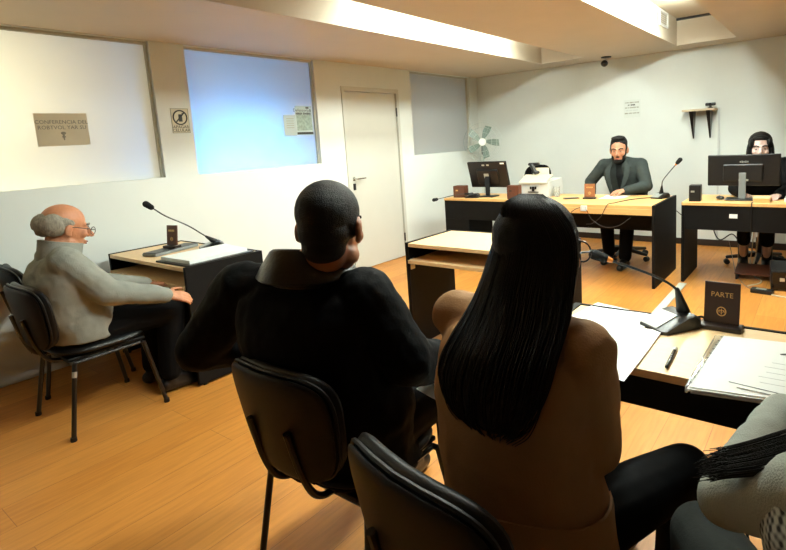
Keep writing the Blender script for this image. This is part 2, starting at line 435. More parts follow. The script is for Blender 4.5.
for (y0, y1, z0, z1) in ((-.072, .072, .094, .098), (-.072, .072, -.098, -.094), (-.072, -.068, -.094, .094), (.068, .072, -.094, .094)): b.bx(.002, .003, y0, y1, z0, z1)
b.build('border', M['inkgrey'], t)
r = MB(); ring = [V((.003, .055*math.cos(a*PI/16), .026+.055*math.sin(a*PI/16))) for a in range(33)]
r.tube(ring, .0055, 6); r.tube([(.003, -.036, -.012), (.003, .038, .066)], .005, 6); r.build('prohibition_ring', M['ink'], t)
p = MB().box((.0032, .002, .022), (.002, .030, .058), None, .0008); p.box((.0032, .020, .052), (.002, .007, .022)); p.build('phone_symbol', M['ink'], t)
text_mesh('lettering', 'APAGAR', .034, M['ink'], t, wall_left_M(0, -.050)); text_mesh('lettering', 'CELULAR', .034, M['ink'], t, wall_left_M(0, -.077))
t = thing('poster', 'small printed poster on the blue window, at its right edge', 'poster', (px, 3.545, 1.69))
MB().bx(0, .0012, -.105, .105, -.145, .145).build('sheet', mat('poster_sheet', (190, 205, 200), .6), t)
MB().bx(.0012, .002, -.095, .098, -.10, .055).build('printed_panel', mat('poster_print', (140, 158, 146), .6, vary=.25, vscale=40), t)
text_mesh('lettering', 'Defensoría', .044, M['ink'], t, wall_left_M(-.03, .10)); k = MB(); dashes(k, 'x', .0012, .068, .098, .026, 9); k.build('printed_line', M['ink'], t)
MB().bx(.0012, .002, -.10, .105, -.138, -.115).build('print_bar', M['ink'], t)
k = MB(); k.bx(.0012, .0022, .03, .068, .118, .135); k.bx(.0012, .0022, .078, .092, .085, .112); k.build('emblem', M['ink'], t)
t = thing('notice', 'pale sheet on the blue window tucked behind the printed poster', 'paper', (px, 3.365, 1.645))
MB().bx(0, .0010, -.075, .074, -.105, .098).build('sheet', mat('pale_sheet', (178, 192, 190), .6), t)
k = MB()
for q in range(5): k.bx(.0010, .0016, -.04, .05, .06-q*.022, .066-q*.022)
k.build('printed_lines', M['inkgrey'], t)
# faint round smudge behind the corner window
t = thing('notice', 'small paper notice with five printed lines on the back wall', 'sign', (-1.983, YB-.0005, 1.672))
MB().bx(-.102, .102, -.0015, 0, -.112, .105).build('sheet', mat('notice_sheet', (214, 220, 214), .7), t)
k = MB()
for z, hw, seed in ((.07, .085, 1), (.008, .085, 3), (-.060, .09, 5)): dashes(k, 'y', -.0015, z, hw, .017, seed)
k.build('printed_lines', M['inkgrey'], t)
k = MB(); dashes(k, 'y', -.0015, .040, .05, .020, 2); k.build('bold_printed_line', M['ink'], t)
k = MB(); dashes(k, 'y', -.0015, -.026, .075, .015, 4); k.build('faint_printed_line', M['inkpale'], t)
# grille in the right recess
t = thing('vent', 'small white framed grille on the side of the right ceiling recess', 'vent', (T2[0], 5.77, 2.485))
f = MB(); L = .165
f.bx(.0005, .018, -L, L, .06, .075, .003); f.bx(.0005, .018, -L, L, -.075, -.06, .003); f.bx(.0005, .018, -L, -L+.015, -.06, .06, .003); f.bx(.0005, .018, L-.015, L, -.06, .06, .003); f.build('frame', M['trimw'], t)
f = MB()
for q in range(6): f.box((.009, 0, -.05+q*.02), (.012, 2*L-.03, .003), Matrix.Rotation(.5, 3, 'Y'))
f.build('slats', M['trimw'], t)
# dome camera
t = thing('security_camera', 'black dome camera under the ceiling near the back wall', 'camera', (-2.2, 6.47, HC))
MB().lathe([(.06, -.0005), (.06, -.012), (.02, -.018)]).build('mount', M['blackpl'], t, True)
MB().cap((0, 0, -.015), (.0, -.0, -.055), .014, .012).build('arm', M['whitepl'], t, True)
MB().ell((-.015, -.02, -.078), (.042, .042, .040)).build('camera_ball', M['blackgloss'], t, True)
# bracket shelf and webcam
t = thing('wall_shelf', 'small pale shelf on two long black brackets on the back wall', 'shelf', (-1.20, YB, 1.575))
MB().bx(-.17, .17, -.20, -.0165, .0, .022, .002).build('board', mat('shelf_board', (196, 178, 150), .45, vary=.08, vscale=10), t)
for x in (-.075, .10):
    MB().loft([[V((x-.022, -.19, -.0005)), V((x+.022, -.19, -.0005)), V((x+.022, -.0165, -.0005)), V((x-.022, -.0165, -.0005))], [V((x-.006, -.032, -.31)), V((x+.006, -.032, -.31)), V((x+.006, -.0165, -.31)), V((x-.006, -.0165, -.31))]]).build('bracket', M['blackmetal'], t)
t = thing('webcam', 'black webcam standing on the bracket shelf', 'camera', (-1.09, YB-.1, 1.5975))
MB().lathe([(.028, 0), (.028, .008), (.012, .016), (.012, .028)]).build('stand', M['blackpl'], t, True)
MB().box((0, 0, .045), (.105, .035, .034), None, .010, 3).build('body', M['blackpl'], t, True)
MB().lathe([(.011, 0), (.011, .006)], (0, -.0175, .045), 16, Matrix.Rotation(PI/2, 3, 'X')).build('lens', M['blackgloss'], t, True)
# ------------------------------------------------------------------ tables
def wtable(label, x0, y0, w, d, apron=False, plate=False, low=None, shelf=True, h=.745, group=None):
    t = thing('courtroom_table', label, 'table', (x0+w/2, y0+d/2, 0))
    a, b = w/2, d/2; th = .026
    o = MB().bx(-a+th+.001, a-th-.001, -b, b-.014, h-.024, h, .0015); o.build('tabletop', M['wood'], t)
    MB().bx(-a+th+.001, a-th-.001, b-.0135, b, low or h-.26, h+.004, .001).build('back_panel', M['blackmel'], t)
    for s in (-1, 1):
        x = s*(a-th/2)
        p = MB().bx(x-th/2, x+th/2, -b, b, .012, h+.004, .0015).build('side_panel', M['blackmel'], t)
        for y in (-b+.04, b-.04): MB().lathe([(.012, 0), (.014, .0119)], (x, y, .0), 12).build('foot', M['rubber'], p)
    if shelf: MB().bx(-a+th+.001, a-th-.001, -b-.012, b-.05, h-.135, h-.112, .0015).build('under_shelf', M['wood'], t)
    if apron: MB().bx(-a+th+.001, a-th-.001, -b+.002, -b+.020, h-.112, h-.0245, .001).build('front_apron', M['blackmel'], t)
    return t
wtable('pale wood table with black sides in front of the elderly man, by the left wall', -4.10, 1.53, 1.055, .53, low=.05)
mt = wtable('pale wood table with black sides standing empty in the middle of the room', -2.262, 2.62, 1.02, .52)
MB().box((-.4825, -.225, .60), (.003, .045, .075), None, .001).build('white_sticker', M['silver'], mt)
wtable('near pale wood table with the mounted sign, papers and microphone on it', -.78, 1.43, 1.30, .475, apron=True, shelf=False)
nt_y = 1.43

# judge's desk
t = thing('judge_desk', 'long wooden desk with dark side panels where the bearded man sits', 'desk', (-1.94, 5.11, 0))
a, b, h = .75, .40, .742
MB().bx(-a+.027, a-.027, -b+.004, b, h-.03, h, .002).build('desktop', M['woodedge'], t)
MB().bx(-a+.027, a-.027, -b, -b+.020, h-.085, h-.0305, .002).build('front_rail', M['woodedge'], t)
for s in (-1, 1): MB().bx(s*(a-.013)-.0125, s*(a-.013)+.0125, -b-.008, b, .002, h+.006, .002).build('side_panel', M['blackmel'], t)
MB().bx(-a+.027, a-.027, .04, .058, .44, h-.031, .001).build('modesty_panel', M['blackmel'], t)
# clerk desk on the left
t = thing('side_desk', 'dark fronted desk with a pale top and monitor beside the left wall', 'desk', (-3.16, 5.21, 0))
a, b, h = .455, .27, .742
MB().bx(-a+.0015, a-.0015, -b, b, h-.026, h, .002).build('desktop', M['woodedge'], t)
MB().bx(-a+.002, a-.002, -b+.008, -b+.026, .50, h-.027, .001).build('front_panel', M['blackmel'], t)
MB().bx(-a+.002, -a+.33, -b+.008, b-.01, .002, .4995, .002).build('pedestal', M['blackmel'], t)
MB().bx(a-.027, a-.002, -b+.027, b-.01, .002, h-.027, .001).build('side_panel', M['blackmel'], t)
# right desk
t = thing('clerk_desk', 'dark fronted desk with a pale top at the right edge of the room', 'desk', (-.335, 5.35, 0))
a, b, h = .715, .31, .738
MB().bx(-a+.002, a-.002, -b, b, h-.026, h, .002).build('desktop', M['woodedge'], t)
MB().bx(-a+.027, a-.027, -b+.01, -b+.028, .495, h-.027, .001).build('front_panel', M['blackmel'], t)
for s in (-1, 1): MB().bx(s*(a-.014)-.0125, s*(a-.014)+.0125, -b+.004, b, .002, h-.027, .002).build('side_panel', M['blackmel'], t)
MB().box((-.30, -b+.009, .625), (.062, .0018, .036), None, .0005).build('inventory_label', M['paper'], t)

# ------------------------------------------------------------------ chairs
def pad(mb, a, b, t, n=3.2, M4=Matrix(), bend=0., taper=0., N=44, rings=9):
    """soft superellipse cushion in local x (half a), y (half b), thickness t along z; bend curves it in z over x; taper narrows the low y end"""
    front, back = [], []
    for k in range(rings+1):
        r = max(.0001, 1-(1-k/rings)**1.0) if k else .0001
        r = math.sin(k/rings*PI/2) if k else .0001
        hgt = t/2*(1-r**6)**.5 if r < 1 else 0
        ringf, ringb = [], []
        for j in range(N):
            an = 2*PI*j/N; c, s = math.cos(an), math.sin(an)
            x = a*math.copysign(abs(c)**(2/n), c)*r; y = b*math.copysign(abs(s)**(2/n), s)*r
            x *= 1 - taper*(.5-.5*y/b)
            z0 = bend*(x/a)**2
            ringf.append(M4 @ V((x, y, z0+hgt))); ringb.append(M4 @ V((x, y, z0-hgt)))
        front.append(ringf); back.append(ringb)
    mb.loft(front + back[-2::-1]); return mb

def chair(label, loc, rz, group='black upholstered visitor chairs', sticker=False):
    t = thing('visitor_chair', label, 'chair', loc, rz, group)
    pad(MB(), .235, .225, .06, 3.4, Matrix.Translation((0, .0, .435))).build('seat', M['vinyl'], t, True)
    MB().bx(-.20, .20, -.19, .19, .392, .408, .004).build('seat_pan', M['shell'], t)
    tilt = math.radians(78)
    # backrest: local y of the pad becomes up, local z becomes backward-facing normal
    B = Matrix.Translation((0, -.275, .634)) @ Matrix.Rotation(math.radians(80)+.30, 4, 'X')
    B = Matrix.Translation((0, -.275, .634)) @ Matrix(((1, 0, 0, 0), (0, -.16, -.987, 0), (0, .987, -.16, 0), (0, 0, 0, 1)))
    # z column points to -y (backward): bend>0 would curve sides backward, so use negative bend
    br = pad(MB(), .235, .175, .060, 3.6, B @ Matrix.Translation((0, 0, -.012)), -.045, .16).build('backrest', M['vinyl'], t, True)
    ed = []
    for j in range(49):
        an = 2*PI*j/48; c, s = math.cos(an), math.sin(an); n = 3.6
        x = .232*math.copysign(abs(c)**(2/n), c); y = .172*math.copysign(abs(s)**(2/n), s); x *= 1-.16*(.5-.5*y/.175)
        ed.append(B @ V((x, y, -.045*(x/.235)**2+.010)))
    MB().tube(ed, .006, 6).build('piping', M['vinyl'], br, True)
    pad(MB(), .229, .170, .030, 3.8, B @ Matrix.Translation((0, 0, .024)), -.045, .16).build('back_shell', M['shell'], t, True)
    fr = MB()
    for s in (-1, 1):
        fr.tube(spline([(s*.085, .05, .385), (s*.085, -.15, .385), (s*.088, -.235, .405), (s*.088, -.282, .49), (s*.085, -.318, .64)], 6), .011, 8)
    fr.tube([(-.225, .17, .38), (.225, .17, .38)], .010, 8); fr.tube([(-.225, -.17, .38), (.225, -.17, .38)], .010, 8)
    fr.tube([(-.20, -.17, .38), (-.20, .17, .38)], .010, 8); fr.tube([(.20, -.17, .38), (.20, .17, .38)], .010, 8)
    fr.build('frame', M['blackmetal'], t, True)
    for sx in (-1, 1):
        for sy in (-1, 1):
            l = MB().tube([(sx*.222, sy*.17, .385), (sx*.255, sy*.235, .012)], .0115, 10).build('leg', M['blackmetal'], t, True)
            MB().lathe([(.014, 0), (.0155, .004), (.0145, .022)], (sx*.2555, sy*.236, .0), 12).build('rubber_foot', M['rubber'], l, True)
            if sticker and sx == 1 and sy == -1:
                MB().tube([(sx*.2255, sy*.1765, .345), (sx*.2282, sy*.182, .315)], .0124, 10).build('white_sticker', M['silver'], l, True)
    return t
chair('black visitor chair the elderly man in grey sits on', (-3.30, 1.09, 0), 0.0, sticker=True)
chair('black visitor chair under the man in the black coat', (-1.25, 1.12, 0), .0)
chair('black visitor chair nearest the camera, under the woman in tan', (-.565, .955, 0), -.20)
chair('black visitor chair under the person in the grey knit sleeve', (.22, .72, 0), .1)
chair('empty black visitor chair at the left edge behind the elderly man', (-3.98, 1.22, 0), -.1)

def office_chair(label, loc, rz):
    t = thing('office_chair', label, 'chair', loc, rz)
    pad(MB(), .24, .235, .08, 3.2, Matrix.Translation((0, 0, .46))).build('seat', M['blackcoat'], t, True)
    B = Matrix.Translation((0, -.27, .80)) @ Matrix(((1, 0, 0, 0), (0, -.12, -.993, 0), (0, .993, -.12, 0), (0, 0, 0, 1)))
    pad(MB(), .22, .24, .06, 3.2, B, -.04, .1).build('backrest', M['blackcoat'], t, True)
    MB().tube(spline([(0, -.05, .405), (0, -.28, .41), (0, -.335, .52), (0, -.315, .70)], 6), .022, 10).build('back_support', M['blackpl'], t, True)
    MB().lathe([(.03, .10), (.03, .28), (.018, .28), (.018, .40), (.09, .405), (.09, .418)], (0, 0, 0), 18).build('gas_lift', M['blackmetal'], t, True)
    bs = MB()
    for k in range(5):
        a = 2*PI*k/5+.3; dx, dy = math.cos(a), math.sin(a)
        bs.cap((dx*.03, dy*.03, .105), (dx*.28, dy*.28, .075), .026, .017)
    bs.build('star_base', M['blackpl'], t, True)
    for k in range(5):
        a = 2*PI*k/5+.3; dx, dy = math.cos(a), math.sin(a)
        MB().lathe([(.012, -.022), (.027, -.020), (.0275, .020), (.012, .022)], (dx*.285, dy*.285, .0276), 16, Matrix.Rotation(a, 3, 'Z') @ Matrix.Rotation(PI/2, 3, 'X')).build('caster', M['rubber'], t, True)
    return t
office_chair('black swivel chair with a star base under the bearded man', (-1.80, 5.80, 0), PI-.0)
office_chair('black swivel chair behind the far right monitor', (-.52, 5.98, 0), PI)
office_chair('black swivel chair tucked behind the left monitor desk', (-3.02, 5.86, 0), PI-.2)

# ------------------------------------------------------------------ desk microphones, signs, speakers
def microphone(label, loc, rz, neck, base='wedge', foam=.021, ring=True):
    t = thing('gooseneck_microphone', label, 'microphone', loc, rz, 'gooseneck microphones')
    Ri = Matrix.Rotation(-rz, 3, 'Z'); neck = [Ri @ (V(p)-V(loc)) for p in neck]
    b = MB()
    # wedge base: low front (toward +y local is back), rounded block
    prof = [(-.085, 0), (.075, 0), (.075, .030), (.05, .048), (.02, .046), (-.085, .012)]
    L = []
    for x, sc in ((-.062, .86), (-.052, 1), (.052, 1), (.062, .86)):
        L.append([V((x, y*sc, z*(.9 if sc < 1 else 1))) for y, z in prof])
    b.loft(L).build('base', M['blackpl'], t, True, angle=30)
    n = V((0, -.26, .965)); 
    p = MB(); p.loft([[V((x, -.082, .0140)), V((x, .004, .0425)), V((x, .004, .0445)), V((x, -.082, .0160))] for x in (-.056, .024)]).build('silver_panel', M['silver'], t)
    c = V((neck[0])); nk = MB(); nk.tube(spline(neck, 8), .0045, 8); nk.build('gooseneck', M['blackmetal'], t, True)
    d = (V(neck[1])-V(neck[0])).normalized()
    MB().cap(V(neck[0])-d*.004, V(neck[0])+d*.085, .023, .0075).build('neck_collar', M['blackpl'], t, True)
    e = V(neck[-1]); dd = (e-V(neck[-2])).normalized()
    MB().cap(e+dd*.012, e+dd*.048, foam*.85, foam).build('foam_head', M['foam'], t, True)
    if ring: MB().cap(e-dd*.012, e-dd*.001, .0085, .0105).build('amber_ring', M['orange'], t, True)
    return t
# ------------------------------------------------------------------ things on the tables
def sign(label, loc, rz, w, h, m, word=None, lean=.12, base=None):
    t = thing('desk_sign', label, 'sign', loc, rz, 'brown desk signs')
    bw = w+.022
    MB().bx(-bw/2, bw/2, -.030, .028, 0, .016, .003).build('base', base or M['signbase'], t)
    Rl = Matrix.Rotation(-lean, 4, 'X')
    P = Matrix.Translation((0, .004, .0165)) @ Rl
    b = MB().bx(-w/2, w/2, -.005, .005, .0008, h, .001); 
    for v in b.bm.verts: v.co = P @ v.co
    bd = b.build('board', m, t)
    F = P @ Matrix.Translation((0, -.0056, 0)) @ Matrix.Rotation(PI/2, 4, 'X')
    if word: text_mesh('lettering', word, w*.22, M['gold'], t, F @ Matrix.Translation((0, h*.70, 0)))
    e = MB(); r = w*.125
    ring = [F @ V((r*math.cos(k*PI/12), h*.30+r*1.08*math.sin(k*PI/12), 0)) for k in range(25)]
    e.tube(ring, w*.016, 6)
    e.tube([F @ V((0, h*.30-r*.75, 0)), F @ V((0, h*.30+r*.7, 0))], w*.012, 6); e.tube([F @ V((-r*.62, h*.30+r*.3, 0)), F @ V((r*.62, h*.30+r*.3, 0))], w*.010, 6)
    for sx in (-1, 1): e.tube([F @ V((sx*r*.6, h*.30+r*.3, 0)), F @ V((sx*r*.72, h*.30-r*.25, 0)), F @ V((sx*r*.3, h*.30-r*.25, 0)), F @ V((sx*r*.55, h*.30+r*.25, 0))], w*.009, 6)
    e.build('emblem', M['gold'], t)
    if not word:
        k = MB()
        rr = random.Random(3); x = -w*.3
        while x < w*.28:
            q = [F @ V((x, h*.68, 0)), F @ V((x+.006, h*.68, 0)), F @ V((x+.006, h*.78, 0)), F @ V((x, h*.78, 0))]
            n = (F.to_3x3() @ V((0, 0, 1)))*.0006
            k.loft([q, [p+n for p in q]]); x += .0095
        k.build('lettering', M['gold'], t)
    return t
TT = .745
sign('dark brown sign reading PARTE on the near table', (-.262, 1.855, TT), -.03, .104, .136, M['darkbrown'], 'PARTE')
sign('small brown sign on the elderly man\'s table behind the binder', (-3.72, 1.80, TT+.026), .25, .095, .140, M['brown'])
sign('small brown sign in front of the bearded man', (-1.93, 5.13, .742), .15, .105, .135, mat('sign_amber_wood', (140, 84, 44), .45, vary=.1, vscale=14))

microphone('black gooseneck microphone with a silver base on the near table', (-.405, 1.81, TT), -.62,
    [(-.375, 1.845, TT+.045), (-.385, 1.83, TT+.10), (-.402, 1.815, TT+.138), (-.47, 1.80, TT+.175), (-.605, 1.77, TT+.222)], foam=.019)
microphone('black gooseneck microphone on the elderly man\'s table', (-3.52, 1.985, TT), -.45,
    [(-3.51, 2.00, TT+.045), (-3.49, 1.90, TT+.12), (-3.47, 1.80, TT+.195), (-3.50, 1.68, TT+.275), (-3.535, 1.62, TT+.335)], ring=False)
microphone('black gooseneck microphone at the right end of the bearded man\'s desk', (-1.29, 5.30, .742), -.3,
    [(-1.285, 5.31, .787), (-1.27, 5.27, .86), (-1.25, 5.23, .92), (-1.18, 5.21, 1.01), (-1.125, 5.20, 1.075)])
microphone('black gooseneck microphone bent flat over the edge of the left monitor desk', (-3.28, 5.05, .742), -1.2,
    [(-3.29, 5.04, .780), (-3.36, 5.00, .790), (-3.45, 4.95, .782), (-3.53, 4.90, .765), (-3.62, 4.83, .745)], ring=False)

# near table papers
def sheet(label, pts, z, curl=0., m=None, name='paper_sheet', group='white paper sheets', lines=0, seed=1):
    """one sheet of paper from its four corners (x, y), subdivided and slightly curled"""
    c = sum((V((x, y, 0)) for x, y in pts), V())/4
    a, b, c2, d = [V((x, y, 0))-c for x, y in pts]; N = 10; mb = MB()
    rows = []
    for top in (1, 0):
        for i in range(N+1):
            row = []
            for j in range(N+1):
                u, v = i/N, j/N; p = (a*(1-u)+b*u)*(1-v) + (d*(1-u)+c2*u)*v
                p.z = (0.0004 if top else 0) + curl*((2*u-1)**2*.6+(2*v-1)**2*.4)*abs(math.sin(seed+3*u+2*v))
                row.append(p)
            rows.append(row)
    vs = [p for r in rows for p in r]; n = N+1; fs = []; off = n*n
    for i in range(N):
        for j in range(N):
            q = (i*n+j, i*n+j+1, (i+1)*n+j+1, (i+1)*n+j); fs.append(q[::-1]); fs.append(tuple(off+x for x in q))
    for i in range(N):
        for e in ((i*n, (i+1)*n), (i*n+N, (i+1)*n+N), (i, i+1), (N*n+i, N*n+i+1)): fs.append((e[0], e[1], off+e[1], off+e[0]))
    mb.poly(vs, fs)
    o = mb.build(name, m or M['paper'], None, True, (c.x, c.y, z)); tag(o, label, 'paper', group)
    if lines:
        k = MB(); rr = random.Random(seed)
        ux = (b-a); uy = (d-a)
        for q in range(lines):
            v = .14 + q*.72/lines; L = rr.uniform(.45, .8)
            p0 = a+uy*v+ux*.12; p1 = a+uy*v+ux*(.12+L*.9); w = uy.normalized()*.0012
            zz = V((0, 0, .0009+curl*.55))
            k.loft([[p0-w+zz, p1-w+zz, p1+w+zz, p0+w+zz], [x+V((0, 0, .0002)) for x in (p0-w+zz, p1-w+zz, p1+w+zz, p0+w+zz)]])
        k.build('printed_lines', M['inkpale'], o)
    return o
sheet('blank white sheet at the far left of the near table, under the other', [(-.735, 1.73), (-.50, 1.66), (-.445, 1.875), (-.705, 1.945)], TT+.0006, .004, lines=6, seed=4)
sheet('white sheet on the near table overhanging its front edge beside the woman in tan', [(-.62, 1.37), (-.41, 1.315), (-.415, 1.735), (-.665, 1.73)], TT+.0052, .004, seed=2)
st = thing('document_stack', 'stack of papers in clear punched sleeves at the right of the near table', 'documents', (-.155, 1.56, TT), 0)
def quad(k, pts, z0, z1, grow=0):
    a = [V((x, y, z0)) for x, y in pts]; b = [V((x, y, z1)) for x, y in pts]; k.loft([a, b])
base = [(-.105, -.215), (.155, -.17), (.13, .215), (-.085, .185)]
for i in range(6):
    rr = random.Random(i); dx, dy = rr.uniform(-.006, .006), rr.uniform(-.006, .006)
    k = MB(); quad(k, [(x+dx, y+dy) for x, y in base], .0006+i*.0030, .0024+i*.0030); k.build('sleeve_sheet', M['paper'], st)
k = MB(); quad(k, [(-.005, -.165), (.185, -.175), (.18, .165), (.055, .20)], .0190, .0204); k.build('top_sheet', M['paper'], st)
k = MB()
for i in range(11):
    p = V((-.100, -.19, 0)).lerp(V((-.083, .17, 0)), i/10); k.lathe([(.0032, .0186), (.0032, .0190)], (p.x-.004, p.y, 0), 10)
k.build('punch_holes', M['ink'], st)
k = MB()
for q in range(5):
    k.box((.10-q*.004, .03-q*.035, .0207), (.09+.02*(q % 2), .0016, .0004), Matrix.Rotation(.02, 3, 'Z'))
k.build('printed_lines', M['inkpale'], st)
k = MB(); k.ell((.085, .105, .0208), (.018, .007, .0006), Matrix.Rotation(.4, 3, 'Z')); k.ell((.112, .098, .0208), (.010, .010, .0006)); k.build('crest', M['ink'], st)
k = MB(); k.box((.075, -.155, .0212), (.20, .0022, .0012), Matrix.Rotation(-.10, 3, 'Z')); k.build('sleeve_edge', M['greypl'], st)
k = MB(); k.loft([[V((-.1125, -.2145, .0008)), V((-.1075, -.2145, .0008)), V((-.083, .184, .0008)), V((-.106, .178, .0008))], [V((-.1125, -.2145, .0186)), V((-.1075, -.2145, .0186)), V((-.083, .184, .0186)), V((-.106, .178, .0186))]]); k.build('binding_edge', M['clear'], st)
t = thing('pen', 'dark pen with a pale cap end lying on the near table', 'pen', (-.343, 1.54, TT+.0062), math.radians(3))
MB().cap((0, -.075, 0), (0, .045, 0), .0055, .0058).build('barrel', M['blackgloss'], t, True)
MB().cap((0, .0475, 0), (0, .068, 0), .0060, .0058).build('cap', M['silver'], t, True)
sheet('white paper held low between the man in black and the woman in tan', [(-1.03, 1.20), (-.83, 1.16), (-.86, 1.46), (-1.06, 1.45)], .625, .006, seed=5)

# elderly man's table
t = thing('binder', 'open black binder with white papers on the elderly man\'s table', 'binder', (-3.28, 1.78, TT), .0)
quadc = [(-.15, -.235), (.235, -.225), (.225, .225), (-.145, .26)]
k = MB(); quad(k, quadc, .0006, .012); k.build('cover', M['blackpl'], t)
k = MB(); quad(k, [(-.13, -.21), (.20, -.20), (.19, .20), (-.125, .235)], .0122, .034); k.build('page_block', M['paper'], t)
t = thing('flat_box', 'flat dark grey case under the sign on the elderly man\'s table', 'case', (-3.72, 1.80, TT), .25)
MB().bx(-.065, .065, -.19, .17, .0006, .022, .005).build('case_body', M['greypl'], t)
MB().bx(-.06, .06, -.185, .165, .0221, .0255, .001).build('lid', M['blackpl'], t)

# left desk
def screen_text(k, M4): pass
def monitor(label, loc, rz, w, h, tilt, zc, base_w):
    t = thing('computer_monitor', label, 'monitor', loc, rz, 'black desktop monitors')
    # back of the monitor faces local -y, screen faces +y
    P = Matrix.Translation((0, -.01, zc)) @ Matrix.Rotation(tilt, 4, 'X')
    b = MB(); b.box((0, 0, 0), (w, .030, h), None, .006); b.merge(MB().box((0, -.022, -.02), (w*.55, .026, h*.55), None, .01).bm)
    for v in b.bm.verts: v.co = P @ v.co
    b.build('casing', M['blackpl'], t)
    b = MB().box((0, .0165, .006), (w-.03, .002, h-.04))
    for v in b.bm.verts: v.co = P @ v.co
    b.build('screen', M['blackgloss'], t)
    n = MB(); n.bx(-.028, .028, -.052, -.034, .014, zc-.02, .004); n.build('stand_neck', M['greypl'] if base_w > .2 else M['blackpl'], t)
    n = MB(); n.box((0, -.03, .0075), (base_w, .17, .013), None, .005); n.build('stand_base', M['blackpl'], t)
    return t, P
mo, P = monitor('black monitor seen from behind on the left desk, with a pale sticker', (-3.13, 5.18, .742), .02, .50, .31, .30, .255, .19)
BK = Matrix.Rotation(PI/2, 4, 'X')
for nm, x, z, a, b in (('asset_sticker', -.01, -.005, .062, .055), ('brand_mark', -.04, .118, .035, .018), ('brand_mark', .02, .118, .030, .018), ('white_tag', .205, .135, .05, .016)):
    k = MB().box((x, -.0165 if abs(z) > .1 else -.0362, z), (a, .0012, b))
    for v in k.bm.verts: v.co = P @ v.co
    k.build(nm, M['silver'] if nm != 'white_tag' else M['paper'], mo)
mo, P = monitor('wide black monitor seen from behind on the right desk', (-.60, 5.32, .738), 0, .56, .275, .03, .262, .26)
k = MB(); 
for q in range(5): k.box((-.02+q*.014, -.0165, .075), (.010, .0012, .018 if q % 2 else .013))
for v in k.bm.verts: v.co = P @ v.co
k.build('brand_mark', M['silver'], mo)
k = MB().box((.008, -.036, -.085), (.075, .002, .018), None, .0006)
for v in k.bm.verts: v.co = P @ v.co
k.build('stand_clip', M['silver'], mo)
def block(label, loc, rz, sx, sy, sz, m, lab, name='wooden_box'):
    t = thing(name, label, 'box', loc, rz, 'small desk boxes')
    MB().box((0, 0, sz/2), (sx, sy, sz), None, .004).build('body', m, t)
    MB().box((-sx*.18, -sy/2-.0006, sz*.62), (.030, .0012, .016)).build('plate', lab, t)
    MB().box((0, 0, sz+.001), (sx-.01, sy-.01, .002)).build('top_board', m, t)
    return t
block('small brown wooden box left of the left monitor', (-3.45, 5.06, .742), .12, .150, .10, .135, M['brown'], M['gold'])
block('small brown wooden box between the left monitor and the printer', (-2.725, 5.02, .742), .05, .135, .09, .145, M['brown'], M['signbase'])
block('small black speaker box at the left end of the right desk', (-.955, 5.16, .738), .05, .095, .10, .145, M['blackpl'], M['silver'], 'speaker_box')
# printer
t = thing('printer', 'white desktop printer with an open beige paper tray and black handset on top', 'printer', (-2.575, 5.36, .742), -.05)
b = MB(); b.loft([[V((-.19, -.17, .004)), V((.19, -.17, .004)), V((.19, .17, .004)), V((-.19, .17, .004))], [V((-.18, -.16, .16)), V((.18, -.16, .16)), V((.18, .16, .185)), V((-.18, .16, .185))]]); b.build('body', M['whitepl'], t)
b = MB(); b.loft([[V((-.165, -.19, .155)), V((.165, -.19, .155)), V((.165, -.18, .167)), V((-.165, -.18, .167))], [V((-.175, -.02, .225)), V((.165, -.02, .225)), V((.165, -.02, .235)), V((-.175, -.02, .235))]]); b.build('paper_tray', M['cream'], t)
b = MB(); b.box((0, -.172, .055), (.13, .004, .012)); b.box((0, -.172, .09), (.028, .006, .05)); b.box((.03, -.172, .10), (.02, .006, .03)); b.box((-.03, -.172, .10), (.02, .006, .03)); b.build('output_slot', M['blackpl'], t)
b = MB(); b.box((.02, -.161, .135), (.12, .006, .016)); b.build('control_strip', M['trimw'], t)
b = MB(); b.loft([[V((-.10, .0, .19)), V((.10, .0, .19)), V((.10, .02, .19)), V((-.10, .02, .19))], [V((-.135, .10, .30)), (V((.05, .10, .30))), V((.05, .112, .30)), V((-.135, .112, .30))]]); b.build('rear_sheet_feeder', M['cream'], t)
t = thing('telephone_handset', 'black telephone handset resting on the printer', 'telephone', (-2.64, 5.36, .742+.237), 0)
b = MB(); b.cap((-.075, .02, .11), (.035, .02, .112), .018, .018); b.cap((-.05, .018, .105), (.02, -.03, .022), .024, .024); b.cap((-.01, -.02, .026), (.045, -.02, .022), .021, .021); 
link('handset_body', fuse(b, 'handset_body', .006, 3), M['blackpl'], t, True)
# judge desk things
t = thing('mobile_phone', 'dark phone lying on the bearded man\'s desk, left of his sign', 'phone', (-2.12, 5.12, .742), -.9)
MB().box((0, 0, .0055), (.075, .15, .009), None, .004, 3).build('body', M['blackpl'], t); MB().box((0, 0, .0104), (.068, .142, .0008)).build('screen', M['blackgloss'], t)
t = thing('water_glass', 'clear drinking glass between the printer and the phone', 'glass', (-2.335, 5.25, .742))
MB().lathe([(.001, .001), (.030, .001), (.034, .11), (.031, .11), (.027, .008), (.001, .008)], n=24).build('tumbler', M['clear'], t, True)
MB().lathe([(.001, .0085), (.0265, .0085), (.029, .06), (.001, .06)], n=24).build('water', M['clear'], t, True)
sheet('white papers under the bearded man\'s hand', [(-1.83, 5.10), (-1.60, 5.17), (-1.62, 5.46), (-1.85, 5.40)], .744, .005, seed=8)
t = thing('junction_box', 'small white socket box on the front edge of the bearded man\'s desk', 'socket', (-1.825, 4.7095, .708))
MB().box((0, -.012, 0), (.06, .024, .05), None, .004).build('body', M['whitepl'], t); MB().box((0, -.0245, .0), (.03, .0014, .022)).build('faceplate', M['trimw'], t)
